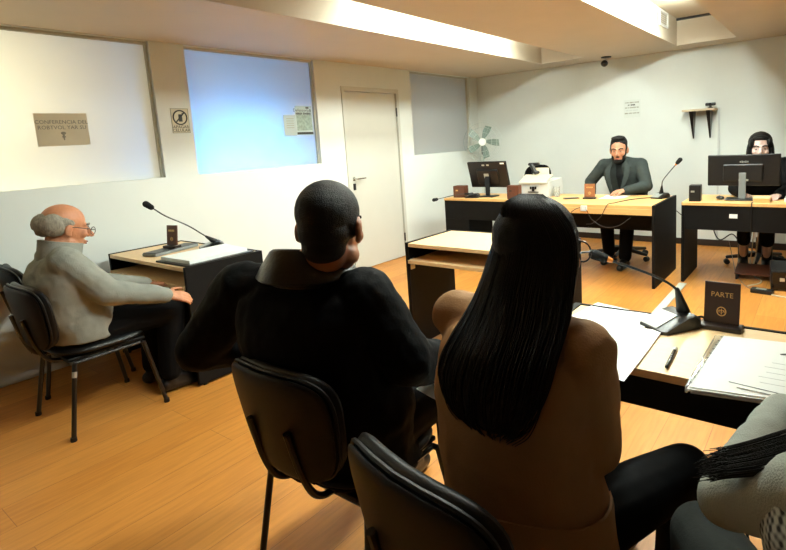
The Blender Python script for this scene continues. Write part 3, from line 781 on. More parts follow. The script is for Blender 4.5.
def cable(label, pts, r, m, n=8, sub=8, group='loose cables'):
    p = [V(q) for q in pts]; o0 = p[0].copy()
    o = MB().tube(spline([q-o0 for q in p], sub), r, n).build('cable', m, None, True, o0); return tag(o, label, 'cable', group)
cable('black cable over the top of the bearded man\'s desk, drooping from its front edge', [(-1.34, 5.30, .747), (-1.50, 5.12, .747), (-1.58, 4.85, .747), (-1.605, 4.702, .744), (-1.66, 4.695, .64), (-1.74, 4.695, .57), (-1.80, 4.69, .56)], .0035, M['cableb'])
cable('black cable hanging in a loop under the socket box', [(-1.80, 4.693, .70), (-1.74, 4.69, .60), (-1.62, 4.69, .54), (-1.50, 4.695, .56), (-1.40, 4.72, .635)], .0035, M['cableb'])
cable('short black cable left of the socket box', [(-1.86, 4.697, .715), (-1.90, 4.69, .70), (-1.95, 4.69, .66), (-1.97, 4.80, .60)], .0035, M['cableb'])
cable('black cable from the near microphone to the back of the PARTE sign', [(-.345, 1.86, TT+.02), (-.325, 1.885, TT+.022), (-.305, 1.895, TT+.008), (-.28, 1.892, TT+.005)], .004, M['cableb'])
cable('black cable hanging to the floor under the near table', [(-.16, 1.442, .64), (-.15, 1.45, .52), (-.13, 1.46, .30), (-.10, 1.50, .10), (-.08, 1.56, .006)], .004, M['cableb'])
cable('black cables under the right desk by its left leg', [(-.90, 5.62, .70), (-.88, 5.63, .42), (-.82, 5.63, .30), (-.72, 5.64, .36), (-.66, 5.64, .30)], .006, M['cableb'])
cable('thin grey cable on the floor under the right desk', [(-.74, 5.62, .30), (-.70, 5.60, .12), (-.66, 5.50, .005), (-.60, 5.30, .005), (-.54, 5.12, .005), (-.48, 5.02, .005)], .003, M['greypl'])
cable('white cable hanging behind the right monitor to the floor', [(-.50, 5.672, .72), (-.50, 5.675, .45), (-.51, 5.66, .22), (-.53, 5.58, .05), (-.50, 5.46, .006), (-.44, 5.34, .006), (-.45, 5.22, .006), (-.52, 5.12, .006)], .006, M['cablew'])
cable('second white cable hanging beside the first behind the right desk', [(-.53, 5.675, .72), (-.535, 5.675, .45), (-.55, 5.67, .22), (-.56, 5.64, .10), (-.55, 5.57, .008)], .005, M['cablew'])
cable('white cable along the floor right of the power brick', [(-.36, 4.93, .012), (-.30, 4.90, .006), (-.20, 4.885, .006), (-.08, 4.90, .006), (.02, 4.90, .006)], .006, M['cablew'])
cable('thin black cable from the monitor over the right desk\'s front', [(-.50, 5.16, .742), (-.50, 5.06, .742), (-.50, 5.036, .735), (-.50, 5.034, .60), (-.50, 5.034, .45)], .004, M['cableb'])
cable('black cable between the two desks by the wall', [(-1.18, 5.45, .60), (-1.12, 5.48, .55), (-1.07, 5.46, .60)], .004, M['cableb'])
t = thing('plug_adapter', 'white plug adapter on the floor under the right desk', 'plug', (-.615, 5.66, 0), .3)
MB().box((0, 0, .0255), (.06, .05, .05), None, .006).build('body', M['whitepl'], t)
k = MB(); k.cap((-.01, -.027, .025), (-.01, -.034, .025), .003, .003); k.cap((.01, -.027, .025), (.01, -.034, .025), .003, .003); k.build('socket_holes', M['blackpl'], t)
t = thing('power_brick', 'black power brick with a pale label on the floor before the right desk', 'adapter', (-.40, 4.955, 0), -.15)
MB().box((0, 0, .0185), (.16, .075, .036), None, .006).build('body', M['blackpl'], t); MB().box((-.005, 0, .0370), (.075, .04, .0008)).build('label', M['silver'], t)
t = thing('computer_tower', 'black computer tower on its side under the right desk, among cables', 'computer', (-.20, 5.30, 0), .1)
MB().bx(-.17, .19, -.22, .20, .008, .17, .006).build('case', M['blackpl'], t); MB().bx(-.16, .18, -.224, -.2195, .018, .16, .001).build('front_panel', M['blackgloss'], t)
MB().box((-.09, -.2245, .10), (.035, .0016, .03)).build('badge', M['silver'], t); MB().box((-.04, -.2245, .13), (.05, .0016, .02)).build('badge', M['silver'], t)
for x in (-.13, .15):
    for y in (-.18, .16): MB().box((x, y, .004), (.03, .03, .008)).build('foot', M['rubber'], t)
t = thing('footrest', 'low dark footrest under the right desk in front of the boots', 'footrest', (-.47, 5.42, 0), 0)
MB().loft([[V((-.18, -.10, .05)), V((.18, -.10, .05)), V((.18, .10, .10)), V((-.18, .10, .10))], [V((-.18, -.10, .062)), V((.18, -.10, .062)), V((.18, .10, .112)), V((-.18, .10, .112))]]).build('tread', M['brown'], t)
for x in (-.165, .165): MB().loft([[V((x-.008, -.095, 0)), V((x+.008, -.095, 0)), V((x+.008, .095, 0)), V((x-.008, .095, 0))], [V((x-.008, -.095, .050)), V((x+.008, -.095, .050)), V((x+.008, .095, .098)), V((x-.008, .095, .098))]]).build('side', M['blackpl'], t)
t = thing('wooden_box', 'flat pale box on the right desk in front of the black arm', 'box', (-.44, 5.20, .738), 0, 'small desk boxes')
MB().bx(-.06, .06, -.09, .09, .0005, .035, .002).build('body', M['woodedge'], t); MB().bx(-.061, .061, -.091, .091, .0352, .040, .002).build('lid', M['wood'], t)
t = thing('computer_mouse', 'black mouse beside the right monitor\'s stand', 'mouse', (-.775, 5.30, .738), .4)
MB().ell((0, 0, .016), (.032, .055, .0155)).build('shell', M['blackpl'], t, True); MB().cap((0, .022, .031), (0, .034, .028), .004, .004).build('wheel', M['greypl'], t, True)
t = thing('document_stack', 'low stack of white papers at the right end of the right desk', 'documents', (-.18, 5.36, .738), .05)
for q in range(4):
    MB().bx(-.11+.003*q, .11-.002*q, -.15, .15-.003*q, .0006+q*.008, .0078+q*.008).build('paper_bundle', M['paper'], t)

# pedestal fan in the corner
t = thing('pedestal_fan', 'pale pedestal fan standing in the room corner behind the left monitor', 'fan', (-3.93, 6.38, 0), math.radians(28))
wh = mat('fan_plastic', (186, 198, 190), .4); fz = 1.36
MB().lathe([(.20, .001), (.20, .018), (.15, .035), (.03, .05)], n=32).build('base', wh, t, True)
MB().cap((0, 0, .05), (0, 0, fz-.12), .016, .014).build('pole', wh, t, True)
MB().cap((0, .05, fz), (0, -.035, fz), .065, .055, 20).build('motor', wh, t, True)
MB().cap((0, 0, fz-.16), (0, .0, fz-.07), .026, .03).build('neck', mat('fan_neck', (70, 74, 72), .5), t, True)
cg = MB(); ry = Matrix.Rotation(PI/2, 3, 'X')
for rr_, yy in ((.265, -.09), (.20, -.135), (.13, -.150), (.265, -.075), (.20, -.04)):
    cg.tube([V((rr_*math.cos(k*PI/24), yy, fz+rr_*math.sin(k*PI/24))) for k in range(49)], .0022, 6)
for k in range(28):
    a = 2*PI*k/28; c_, s_ = math.cos(a), math.sin(a)
    cg.tube([(c_*.05, -.155, fz+s_*.05), (c_*.13, -.150, fz+s_*.13), (c_*.20, -.135, fz+s_*.20), (c_*.265, -.09, fz+s_*.265), (c_*.20, -.04, fz+s_*.20), (c_*.07, -.03, fz+s_*.07)], .0011, 5)
cg.build('cage', mat('fan_wire', (190, 200, 194), .3), t, True)
MB().lathe([(.052, -.008), (.05, .010), (.02, .016)], (0, -.155, fz), 24, Matrix.Rotation(PI/2, 3, 'X')).build('hub_badge', M['paper'], t, True)
bm_ = mat('fan_blade', (128, 146, 136), .35)
for k in range(5):
    a = 2*PI*k/5+.25; R3 = Matrix.Rotation(a, 3, 'Y'); outl = []
    rings = []
    for i in range(9):
        r_ = .045+i*.0225; w_ = .03+.055*math.sin(min(1, i/7)*PI*.62); off = .02*i/8*3
        ring = []
        for s_, tt in ((-1, .0012), (1, .0012), (1, -.0012), (-1, -.0012)):
            x = s_*w_*.55+off*.6; ring.append(R3 @ V((x, -.09+s_*.018+tt, r_)) + V((0, 0, fz)))
        rings.append(ring)
    MB().loft(rings).build('blade', bm_, t, True)
MB().cap((0, -.06, fz), (0, -.115, fz), .046, .040, 18).build('blade_hub', wh, t, True)
# ------------------------------------------------------------------ people
def vlerp(a, b, t): return V(a)*(1-t)+V(b)*t

def head_parts(mb, H4, s=1., nose=1., ears=True, jaw=1.):
    """head shapes in a head frame (x right, y forward, z up), unioned later with the body"""
    R3 = H4.to_3x3()*s
    def E(c, r, rot=None):
        mb.ell(H4 @ (V(c)*s), (1, 1, 1), R3 @ ((rot or Matrix.Identity(3)) @ Matrix.Diagonal(r)), 20, 12)
    def Cp(a, b, r0, r1): mb.cap(H4 @ (V(a)*s), H4 @ (V(b)*s), r0*s, r1*s)
    E((0, -.014, .036), (.074, .097, .083)); E((0, .022, -.012), (.062, .070, .075))
    E((0, .034, -.058), (.050*jaw, .052, .052)); E((0, .066, -.098), (.024*jaw, .022, .018)); E((0, .03, -.085), (.043*jaw, .045, .028))
    Cp((0, .086, .020), (0, .112*nose**.2, -.022), .007, .0125); E((0, .110*nose**.2, -.026), (.011, .011, .009))
    for sx in (-1, 1):
        E((sx*.012, .101, -.029), (.008, .010, .007)); E((sx*.040, .064, -.020), (.022, .022, .022)); E((sx*.046*jaw, .012, -.068), (.016, .032, .024))
        Cp((sx*.014, .085, .026), (sx*.046, .066, .027), .009, .008)
        E((sx*.031, .072, .006), (.015, .013, .011))
        if ears:
            E((sx*.079, -.012, -.004), (.009, .020, .033), Matrix.Rotation(sx*.35, 3, 'Z') @ Matrix.Rotation(-.2, 3, 'X'))
            E((sx*.075, -.006, -.028), (.008, .012, .012))
    E((0, .088, -.056), (.023, .013, .0065)); E((0, .085, -.067), (.020, .013, .007))

def face_details(H4, s, parent, brow=None, lips=True):
    Q = H4
    for sx in (-1, 1):
        k = MB(); k.ell(Q @ (V((sx*.031, .0785, .006))*s), (.0098*s, .0085*s, .0048*s), Q.to_3x3(), 14, 8); k.mi = 1
        k.ell(Q @ (V((sx*.031, .0860, .0055))*s), (.0058*s, .0025*s, .0048*s), Q.to_3x3(), 12, 6)
        k.build('eye', [M['eyew'], M['eyed']], parent, True)
        if brow:
            k = MB(); k.tube([Q @ (V(p)*s) for p in ((sx*.012, .0945, .026), (sx*.030, .091, .034), (sx*.050, .074, .028))], .0048*s, 6); k.build('eyebrow', brow, parent, True)
    if lips:
        k = MB(); k.ell(Q @ (V((0, .0985, -.057))*s), (.021*s, .0040*s, .0042*s), Q.to_3x3(), 16, 8); k.ell(Q @ (V((0, .096, -.066))*s), (.018*s, .0040*s, .005*s), Q.to_3x3(), 16, 8)
        k.build('lips', M['lip'], parent, True)

def hand_parts(mb, wrist, d, nrm, thumb, s=1., curl=.5, spread=.06):
    """palm plus five fingers. d: pointing direction, nrm: back of the hand, thumb: direction of the thumb side"""
    w, d, n = V(wrist), V(d).normalized(), V(nrm); n = (n-d*n.dot(d)).normalized(); x = V(thumb); x = (x-d*x.dot(d)-n*x.dot(n)).normalized()
    for o in (-.026, -.009, .009, .026): mb.cap(w+d*.012*s+x*o*.6*s, w+(d*.078+x*o)*s, .0145*s, .0120*s, 10, 3)
    mb.cap(w-d*.02*s, w+d*.03*s, .026*s, .026*s, 12, 3, .75, x)
    Lf = {-.031: (.030, .020, .017), -.0105: (.038, .025, .019), .0105: (.042, .027, .020), .031: (.036, .024, .019)}
    for o, segs in Lf.items():
        p = w+(d*.080+x*o*1.03)*s; a = .18*curl; dd = d
        for q, L in enumerate(segs):
            a_ = curl*(.55 if q == 0 else .75); 
            ax = x
            dd = (dd*math.cos(a_) - n*math.sin(a_)).normalized() if q == 0 else (dd*math.cos(a_) - (n - dd*n.dot(dd)).normalized()*math.sin(a_)).normalized()
            fan = x*o*spread*20*.02
            e = p+(dd+fan).normalized()*L*s; r_ = (.0092-.0009*q)*s
            mb.cap(p, e, r_, r_*.92, 10, 3); p = e
    p = w+(d*.022+x*.026)*s
    for q, (L, a_) in enumerate(((.042, .9), (.032, .45), (.026, .25))):
        dd = (x*math.sin(a_)+d*math.cos(a_)-n*.35*curl).normalized(); e = p+dd*L*s; mb.cap(p, e, (.0125-.0018*q)*s, (.0112-.0018*q)*s, 10, 3); p = e

def spine_rings(mb, pts, side_lo, side_hi, n=28, ex=2.5):
    """pts: (centre, half width, half depth); side vectors blend from hip to shoulder"""
    rings = []; m = len(pts)
    for i, (c, a, b) in enumerate(pts):
        t = i/(m-1); sd = vlerp(side_lo, side_hi, t).normalized()
        tan = (V(pts[min(i+1, m-1)][0])-V(pts[max(i-1, 0)][0])).normalized(); f = tan.cross(sd).normalized(); sd = f.cross(tan)
        ring = []
        for j in range(n):
            an = 2*PI*j/n; cc, ss = math.cos(an), math.sin(an)
            ring.append(V(c) + sd*a*math.copysign(abs(cc)**(2/ex), cc) + f*b*math.copysign(abs(ss)**(2/ex), ss))
        rings.append(ring)
    mb.loft(rings)

class Fig:
    """a seated figure from its joints (world coordinates); everything is stored relative to origin"""
    def __init__(s, name, label, skin, origin, J, head, hs=1., W=1., voxel=.006):
        s.J = {k: V(v)-V(origin) for k, v in J.items()}; s.o = V(origin); s.W = W; s.hs = hs; s.vox = voxel
        hc, (hy, hp, hr) = head
        s.H4 = Matrix.Translation(V(hc)-V(origin)) @ Matrix.Rotation(hy, 4, 'Z') @ Matrix.Rotation(-hp, 4, 'X') @ Matrix.Rotation(hr, 4, 'Y')
        s.hc = V(hc)-V(origin); s.name = name; s.label = label; s.skin = skin
        J = s.J
        s.sl = (J['hipR']-J['hipL']).normalized(); s.sh = (J['shR']-J['shL']).normalized()
        s.mid_hip = (J['hipR']+J['hipL'])/2; s.mid_sh = (J['shR']+J['shL'])/2
        s.fwd = V((0, 0, 1)).cross(s.sl)
    def spine(s, k, inflate=0., lo=0., hi=1., back=0.):
        """torso centre line: hip -> belly -> chest -> shoulder"""
        J = s.J; p0 = s.mid_hip + V((0, 0, .0)); p3 = s.mid_sh; W = s.W
        belly = vlerp(p0, p3, .42) + J.get('bow', V((0, 0, 0)))*0 - s.fwd*.03
        chest = vlerp(p0, p3, .78) - s.fwd*.012
        P = [(p0-V((0, 0, .06)), .165, .115), (p0+V((0, 0, .03)), .178, .130), (vlerp(p0, belly, .6), .168, .124), (belly, .160, .118), (vlerp(belly, chest, .6), .172, .118), (chest, .182, .116), (vlerp(chest, p3, .6), .180, .100), (p3+V((0, 0, .005)), .150, .078), (p3+V((0, 0, .035)), .085, .058)]
        return [(c, a*W+inflate, b*W+inflate) for c, a, b in P]
    def body(s, hands=True, handspec=None, nose=1., jaw=1., ears=True, feet=True):
        mb = MB(); J = s.J; W = s.W
        spine_rings(mb, s.spine(0, -.012), s.sl, s.sh)
        nb = s.mid_sh + V((0, 0, .03))
        mb.cap(nb, s.H4 @ (V((0, -.025, -.055))*s.hs), .056*s.hs, .053*s.hs)
        mb.cap(s.mid_sh - V((0, 0, .02)), vlerp(nb, s.hc, .2), .062*W, .052)
        head_parts(mb, s.H4, s.hs, nose, ears, jaw)
        for a in 'LR':
            mb.cap(J['sh'+a], J['el'+a], .046*W, .038*W); mb.cap(J['el'+a], J['wr'+a], .037*W, .026)
            mb.cap(vlerp(s.mid_sh, J['sh'+a], .4), J['sh'+a], .055*W, .052*W)
            mb.cap(J['hip'+a], J['kn'+a], .080*W, .052*W); mb.cap(J['kn'+a], J['an'+a], .050*W, .034)
            if feet: mb.cap(J['an'+a]-V((0, 0, .02)), J['to'+a], .036, .026)
            if handspec and a in handspec:
                h = handspec[a]; hand_parts(mb, J['wr'+a], h[0], h[1], h[2], h[3] if len(h) > 3 else 1., h[4] if len(h) > 4 else .5)
        me = fuse(mb, 'body', s.vox, 3)
        s.root = link(s.name, me, s.skin, None, True, s.o, 180); tag(s.root, s.label, 'person'); return s.root
    def jacket(s, m, name='jacket', inflate=.022, sleeve=.018, hem=0., collar=None, disp=.006, voxel=.007, zhem=None, cuff=1.0, lap=True, smooth=5, trap=.025):
        mb = MB(); J = s.J; W = s.W
        sp = s.spine(0, inflate)
        if hem: sp = [(sp[0][0]-V((0, 0, hem)), sp[0][1]+.02, sp[0][2]+.02)] + sp
        spine_rings(mb, sp[:-1] + [(sp[-1][0]-V((0, 0, .004)), sp[-1][1]-.004, sp[-1][2])], s.sl, s.sh)
        for a in 'LR':
            sh, el, wr = J['sh'+a], J['el'+a], J['wr'+a]
            mb.cap(s.mid_sh + V((0, 0, trap)), vlerp(s.mid_sh, sh, .75), .070*W, .066*W)
            mb.cap(vlerp(s.mid_sh, sh, .35), sh, .072*W, (.054+sleeve*.7)*W); mb.cap(sh, el, (.052+sleeve)*W, (.042+sleeve)*W); mb.cap(el, vlerp(el, wr, .97*cuff), (.042+sleeve)*W, .030+sleeve*.8)
            mb.cap(vlerp(s.spine(0)[5][0], sh, .8), vlerp(sh, el, .35), .07*W, .055*W)
        me = fuse(mb, name, voxel, smooth, disp, .10)
        return link(name, me, m, s.root, True, None, 180)
    def trousers(s, m, grow=.020, name='trousers', low=1.0, disp=.004):
        mb = MB(); J = s.J; W = s.W
        p = s.spine(0, .010)[:3]; spine_rings(mb, p, s.sl, s.sl)
        for a in 'LR':
            mb.cap(J['hip'+a], J['kn'+a], (.082+grow)*W, (.054+grow)*W); mb.cap(J['kn'+a], vlerp(J['kn'+a], J['an'+a], .93*low), (.052+grow)*W, .044+grow)
            mb.cap(s.mid_hip, J['hip'+a], .12*W, .10*W)
        me = fuse(mb, name, .008, 4, disp, .09)
        return link(name, me, m, s.root, True, None, 180)
    def shoes(s, m, boots=0.):
        J = s.J
        for a in 'LR':
            mb = MB(); an, to = J['an'+a], J['to'+a]; d = (to-an); d.z = 0; d.normalize()
            zf = -s.o.z
            hl = an - d*.035; 
            mb.cap(V((hl.x, hl.y, to.z+.012)), V((to.x, to.y, to.z)) , .040, .036, flat=1.0); mb.cap(an+V((0, 0, boots)), V((an.x, an.y, to.z+.02)), .046 if boots else .042, .044); mb.cap(an+V((0, 0, .0)), vlerp(an, to, .6), .042, .036)
            link('shoe', fuse(mb, 'shoe', .007, 3), m, s.root, True, None, 180)
    def local(s, p): return V(p)-s.o

def hair_cap(f, m, parts, name='hair', voxel=.005, disp=.004, dscale=.03, smooth=3):
    mb = MB(); R3 = f.H4.to_3x3()*f.hs
    for p in parts:
        if len(p) == 2: mb.ell(f.H4 @ (V(p[0])*f.hs), (1, 1, 1), R3 @ Matrix.Diagonal(p[1]), 22, 12)
        else: mb.cap(f.H4 @ (V(p[0])*f.hs), f.H4 @ (V(p[1])*f.hs), p[2]*f.hs, p[3]*f.hs)
    return link(name, fuse(mb, name, voxel, smooth, disp, dscale), m, f.root, True, None, 180)

# ---- elderly man in grey, in profile, at the left table
O = (-3.28, 1.04, 0)
J = dict(hipL=(-3.38, 1.03, .53), hipR=(-3.18, 1.03, .53), shL=(-3.42, 1.0, .89), shR=(-3.09, .965, .90),
         elL=(-3.50, 1.10, .72), wrL=(-3.36, 1.44, .635), elR=(-3.03, 1.10, .72), wrR=(-2.975, 1.37, .640),
         knL=(-3.38, 1.47, .50), knR=(-3.16, 1.47, .50), anL=(-3.38, 1.42, .10), anR=(-3.16, 1.42, .10), toL=(-3.39, 1.56, .037), toR=(-3.15, 1.56, .037))
f = Fig('person', 'elderly balding man in a grey sweater and glasses seated in profile at the left table', M['skin_old'], O, J, ((-3.27, 1.035, 1.06), (0.03, .24, 0)), 1.08, 1.12)
f.body(handspec={'R': ((.15, .9, -.3), (.6, 0, .8), (-.8, .2, .2), 1., .4), 'L': ((.3, .9, -.1), (-.2, 0, 1), (1, 0, 0), 1., .4)}, nose=1.5)
face_details(f.H4, f.hs, f.root, M['hair_grey'])
f.jacket(M['sweater'], 'sweater', .026, .022, hem=.0, disp=.016)
hair_cap(f, M['hair_grey'], [((-.046, -.066, .012), (.045, .062, .055)), ((.046, -.066, .012), (.045, .062, .055)), ((0, -.088, .010), (.052, .044, .058)), ((.069, -.022, .030), (.018, .036, .022)), ((-.069, -.022, .030), (.018, .036, .022))], disp=.012, dscale=.03)
c = MB(); hb = f.H4 @ (V((0, -.012, -.075))*f.hs); nb = f.mid_sh + V((0, .0, .012)); ax = (hb-nb).normalized(); sd = V((1, 0, 0)); fd = sd.cross(ax)*-1
rings = []; Lx = (hb-nb).length
for (t, r1, r2) in ((-.02, .125, .098), (.02, .112, .100), (.055, .098, .102), (.09, .090, .104), (Lx+.010, .090, .106), (Lx+.012, .080, .096), (.06, .080, .09), (-.01, .09, .085)):
    rings.append([nb + ax*t + sd*(math.cos(2*PI*k/36)*r1) + fd*(math.sin(2*PI*k/36)*r2) for k in range(36)])
c.loft(rings+rings[:1], cap=False)
c.build('collar', M['sweater'], f.root, True, angle=70)
gl = MB(); Q = f.H4; hs = f.hs
for sx in (-1, 1):
    gl.tube([Q @ (V((sx*.033+.025*math.cos(k*PI/10), .112, -.001+.019*math.sin(k*PI/10)))*hs) for k in range(21)], .0016, 6)
    gl.tube([Q @ (V(p)*hs) for p in ((sx*.058, .111, .004), (sx*.072, .09, .006), (sx*.080, .02, .010), (sx*.079, -.012, .008), (sx*.078, -.026, -.010))], .0020, 6)
gl.tube([Q @ (V(p)*hs) for p in ((-.009, .113, .003), (0, .118, .006), (.009, .113, .003))], .0016, 6)
gl.build('glasses', M['blackmetal'], f.root, True)
f.trousers(M['pants']); f.shoes(M['shoe'])

# ---- man in the black coat, seen from behind
O = (-1.20, 1.05, 0)
J = dict(hipL=(-1.32, 1.05, .53), hipR=(-1.11, 1.09, .53), shL=(-1.520, .945, .975), shR=(-1.085, 1.065, .965),
         elL=(-1.69, .87, .76), wrL=(-1.60, 1.18, .68), elR=(-.995, 1.13, .76), wrR=(-1.00, 1.36, .665),
         knL=(-1.36, 1.50, .50), knR=(-1.12, 1.51, .50), anL=(-1.36, 1.48, .10), anR=(-1.12, 1.52, .10), toL=(-1.38, 1.62, .037), toR=(-1.11, 1.66, .037))
f = Fig('person', 'man with cropped dark hair in black seen from behind, left of the woman in tan', M['skin_tan'], O, J, ((-1.175, 1.035, 1.170), (.42, .16, 0)), 1.16, 1.06)
f.body(handspec={'R': ((-.3, .9, -.2), (.2, -.2, .95), (-1, 0, .1), 1., .7), 'L': ((.5, .8, -.3), (-.2, 0, 1), (1, 0, 0), 1., .5)}, jaw=1.1)
face_details(f.H4, f.hs, f.root, M['hair_short'])
hair_cap(f, M['hair_short'], [((0, -.019, .042), (.0775, .0975, .081)), ((0, -.040, -.005), (.066, .068, .060)), ((0, -.045, -.045), (.056, .050, .045)), ((.062, -.012, .015), (.017, .032, .04)), ((-.062, -.012, .015), (.017, .032, .04))], disp=.001, smooth=7)
f.jacket(M['blackcoat'], 'coat', .042, .034, hem=.05, disp=.022, cuff=.97, trap=.045)
c = MB(); nb = f.mid_sh + V((.030, .005, .058)); n_ = 40; A = []
# turned down leather collar, open at the front
for (t, r1, r2, dz) in ((-.02, .120, .100, .0), (.03, .094, .090, .010), (.062, .090, .090, .018), (.074, .092, .094, .020), (.068, .102, .106, .020), (.034, .132, .134, .006), (.006, .152, .146, .0), (.000, .146, .140, .0), (.030, .122, .124, .006)):
    A.append([nb + f.sh*(math.cos(a_)*r1) + V((0, 0, 1)).cross(f.sh)*(math.sin(a_)*r2) + V((0, 0, t-dz*math.sin(a_))) for a_ in [PI*.60+2*PI*.90*k/(n_-1) for k in range(n_)]])
c.loft(A+A[:1], cap=False, closed=False); c.build('collar', M['leather'], f.root, True, angle=60)
f.trousers(M['pants']); f.shoes(M['shoe'])

# ---- woman in the tan coat with long dark hair, seen from behind
O = (-.53, 1.0, 0)
J = dict(hipL=(-.64, 1.0, .53), hipR=(-.44, .99, .53), shL=(-.73, 1.04, .970), shR=(-.385, .975, .965),
         elL=(-.755, 1.16, .79), wrL=(-.66, 1.37, .775), elR=(-.385, 1.03, .735), wrR=(-.47, 1.26, .72),
         knL=(-.60, 1.42, .50), knR=(-.275, 1.40, .50), anL=(-.52, 1.50, .10), anR=(-.27, 1.28, .10), toL=(-.50, 1.64, .037), toR=(-.24, 1.42, .037))
f = Fig('person', 'woman with long dark hair in a tan coat seen from behind at the near table', M['skin'], O, J, ((-.525, 1.075, 1.141), (-.35, .10, .03)), 1.0, .93)
f.body(handspec={'R': ((-.3, .9, -.1), (0, 0, 1), (-1, .1, 0), .95, .5), 'L': ((.2, .95, 0), (0, 0, 1), (1, .1, 0), .95, .5)})
face_details(f.H4, f.hs, f.root, M['hair_dark'])
f.jacket(M['tan'], 'coat', .030, .022, hem=.09, disp=.020, cuff=.96)
# coat tail hanging over the seat edge on her right
k = MB(); rows = []
for i in range(12):
    v = i/11; row = []
    for j in range(15):
        u = j/14; a = -1.9+u*2.9
        r_ = .205+.045*v; x = f.local((-.54, .98, 0)).x + r_*math.cos(a)*.98 ; y = f.local((-.54, .98, 0)).y + r_*.82*math.sin(a) + .012*math.sin(9*u+2*v)
        row.append(V((x, y, .62-.34*v + .02*math.sin(5*u))))
    rows.append(row)
inn = [[p*1.0 + V((-.006*math.cos(-1.9+j/14*2.9), -.006*math.sin(-1.9+j/14*2.9), 0)) for j, p in enumerate(r)] for r in rows]
vs = [p for r in rows+inn for p in r]; n = 15; off = 12*15; fs = []
for i in range(11):
    for j in range(14):
        q = (i*n+j, i*n+j+1, (i+1)*n+j+1, (i+1)*n+j); fs.append(q); fs.append(tuple(off+x for x in q[::-1]))
    for j in (0, 14): fs.append((i*n+j, (i+1)*n+j, off+(i+1)*n+j, off+i*n+j))
for j in range(14):
    for i in (0, 11): fs.append((i*n+j, i*n+j+1, off+i*n+j+1, off+i*n+j))
k.poly(vs, fs); k.build('coat_tail', M['tan'], f.root, True)
# collar
c = MB(); nb = f.mid_sh + V((0, 0, .02)); A = []
for (t, r1, r2) in ((-.03, .125, .105), (.02, .085, .085), (.05, .075, .08), (.045, .086, .092), (.0, .125, .118), (-.035, .15, .13)):
    A.append([nb + V((math.cos(2*PI*k_/36)*r1, math.sin(2*PI*k_/36)*r2, t)) for k_ in range(36)])
c.loft(A, cap=False); c.loft([A[0], A[-1]], cap=False); c.build('collar', M['tan'], f.root, True)
f.trousers(M['pants']); f.shoes(M['shoe'])
# hair: a volume that flows over the back plus many strands
L = f.local; hcx = f.hc
hr = MB(); R3 = f.H4.to_3x3()
hr.ell(f.H4 @ V((0, -.018, .040)), (1, 1, 1), R3 @ Matrix.Diagonal((.086, .106, .092)), 24, 14)
path = [((-.521, 1.058, 1.19), .095, .092), ((-.519, 1.022, 1.12), .108, .098), ((-.520, .970, 1.05), .118, .094), ((-.530, .905, .985), .128, .082), ((-.542, .875, .935), .132, .066), ((-.550, .862, .89), .122, .050), ((-.555, .858, .85), .100, .036), ((-.558, .862, .815), .06, .018)]
rg = []
for c_, a, b in path:
    ring = []
    for k_ in range(40):
        an = 2*PI*k_/40; w_ = 1+.035*math.sin(an*9+c_[2]*14)+.02*math.sin(an*17+c_[2]*30)
        sd = V((.94, -.20, 0)); fd = V((.20, .94, .15))
        ring.append(L(c_) + sd*a*w_*math.cos(an) + fd*b*w_*math.sin(an))
    rg.append(ring)
hr.loft(rg)
hme = fuse(hr, 'hair', .006, 2, .004, .02)
hair = link('hair', hme, M['hair_dark'], f.root, True, None, 180)
rs = random.Random(11); sm = MB()
for q in range(260):
    an = rs.uniform(-1.05*PI, .05*PI); pts = []; endk = rs.uniform(.80, 1.12); jit = rs.uniform(-.012, .012); sprd = rs.uniform(.97, 1.06)
    pts.append(f.H4 @ V((math.cos(an)*.006, -.015+math.sin(an)*.055, .1335)))
    pts.append(f.H4 @ V((math.cos(an)*.058, -.016+math.sin(an)*.088, .106)))
    for i, (c_, a, b) in enumerate(path):
        if i == 0: g = 1.0
        sd = V((.94, -.20, 0)); fd = V((.20, .94, .15)); g = 1.0+.02*rs.random()
        z_ = V((0, 0, -(endk-1)*.10*i/7 if i > 4 else 0))
        if i >= 6 and endk < .9: break
        wob = jit*i*.35*(1 if i > 1 else 0)
        pts.append(L(c_) + sd*(a*sprd*math.cos(an)*g+wob) + fd*b*g*1.02*math.sin(an) + z_)
    sm.tube(spline(pts, 4), .0024, 5, .0010)
sm.build('hair_strands', M['hair_dark'], hair, True)
gl = MB(); Q = f.H4
for sx in (-1, 1):
    gl.tube([Q @ V((sx*.034+.027*math.cos(k_*PI/10), .104, .002+.024*math.sin(k_*PI/10))) for k_ in range(21)], .0020, 6)
    gl.tube([Q @ V(p) for p in ((sx*.062, .103, .010), (sx*.076, .08, .010), (sx*.084, .0, .012))], .0022, 6)
gl.build('glasses', M['blackmetal'], f.root, True)

# ---- person at the right edge: grey knit sleeve, checked vest, dark hair
O = (.20, .72, 0)
J = dict(hipL=(.11, .72, .53), hipR=(.31, .72, .53), shL=(.02, .74, .945), shR=(.30, .97, .965),
         elL=(-.105, .90, .80), wrL=(-.055, 1.24, .80), elR=(.45, .98, .80), wrR=(.30, 1.26, .79),
         knL=(-.19, 1.17, .50), knR=(.30, 1.17, .50), anL=(-.18, 1.16, .10), anR=(.30, 1.10, .10), toL=(-.19, 1.30, .037), toR=(.30, 1.24, .037))
f = Fig('person', 'person at the right edge in a grey knit sleeve and checked vest', M['skin'], O, J, ((.13, .97, 1.12), (.35, .45, 0)), 1.0, .92)
f.body(handspec={'L': ((.1, 1, -.06), (-.2, 0, 1), (1, .1, 0), .95, .35), 'R': ((-.3, .95, -.05), (.1, 0, 1), (-1, .1, 0), .95, .35)})
face_details(f.H4, f.hs, f.root, M['hair_dark'])
f.jacket(M['knit2'], 'sweater', .012, .016, hem=.04, disp=.020, cuff=.98)
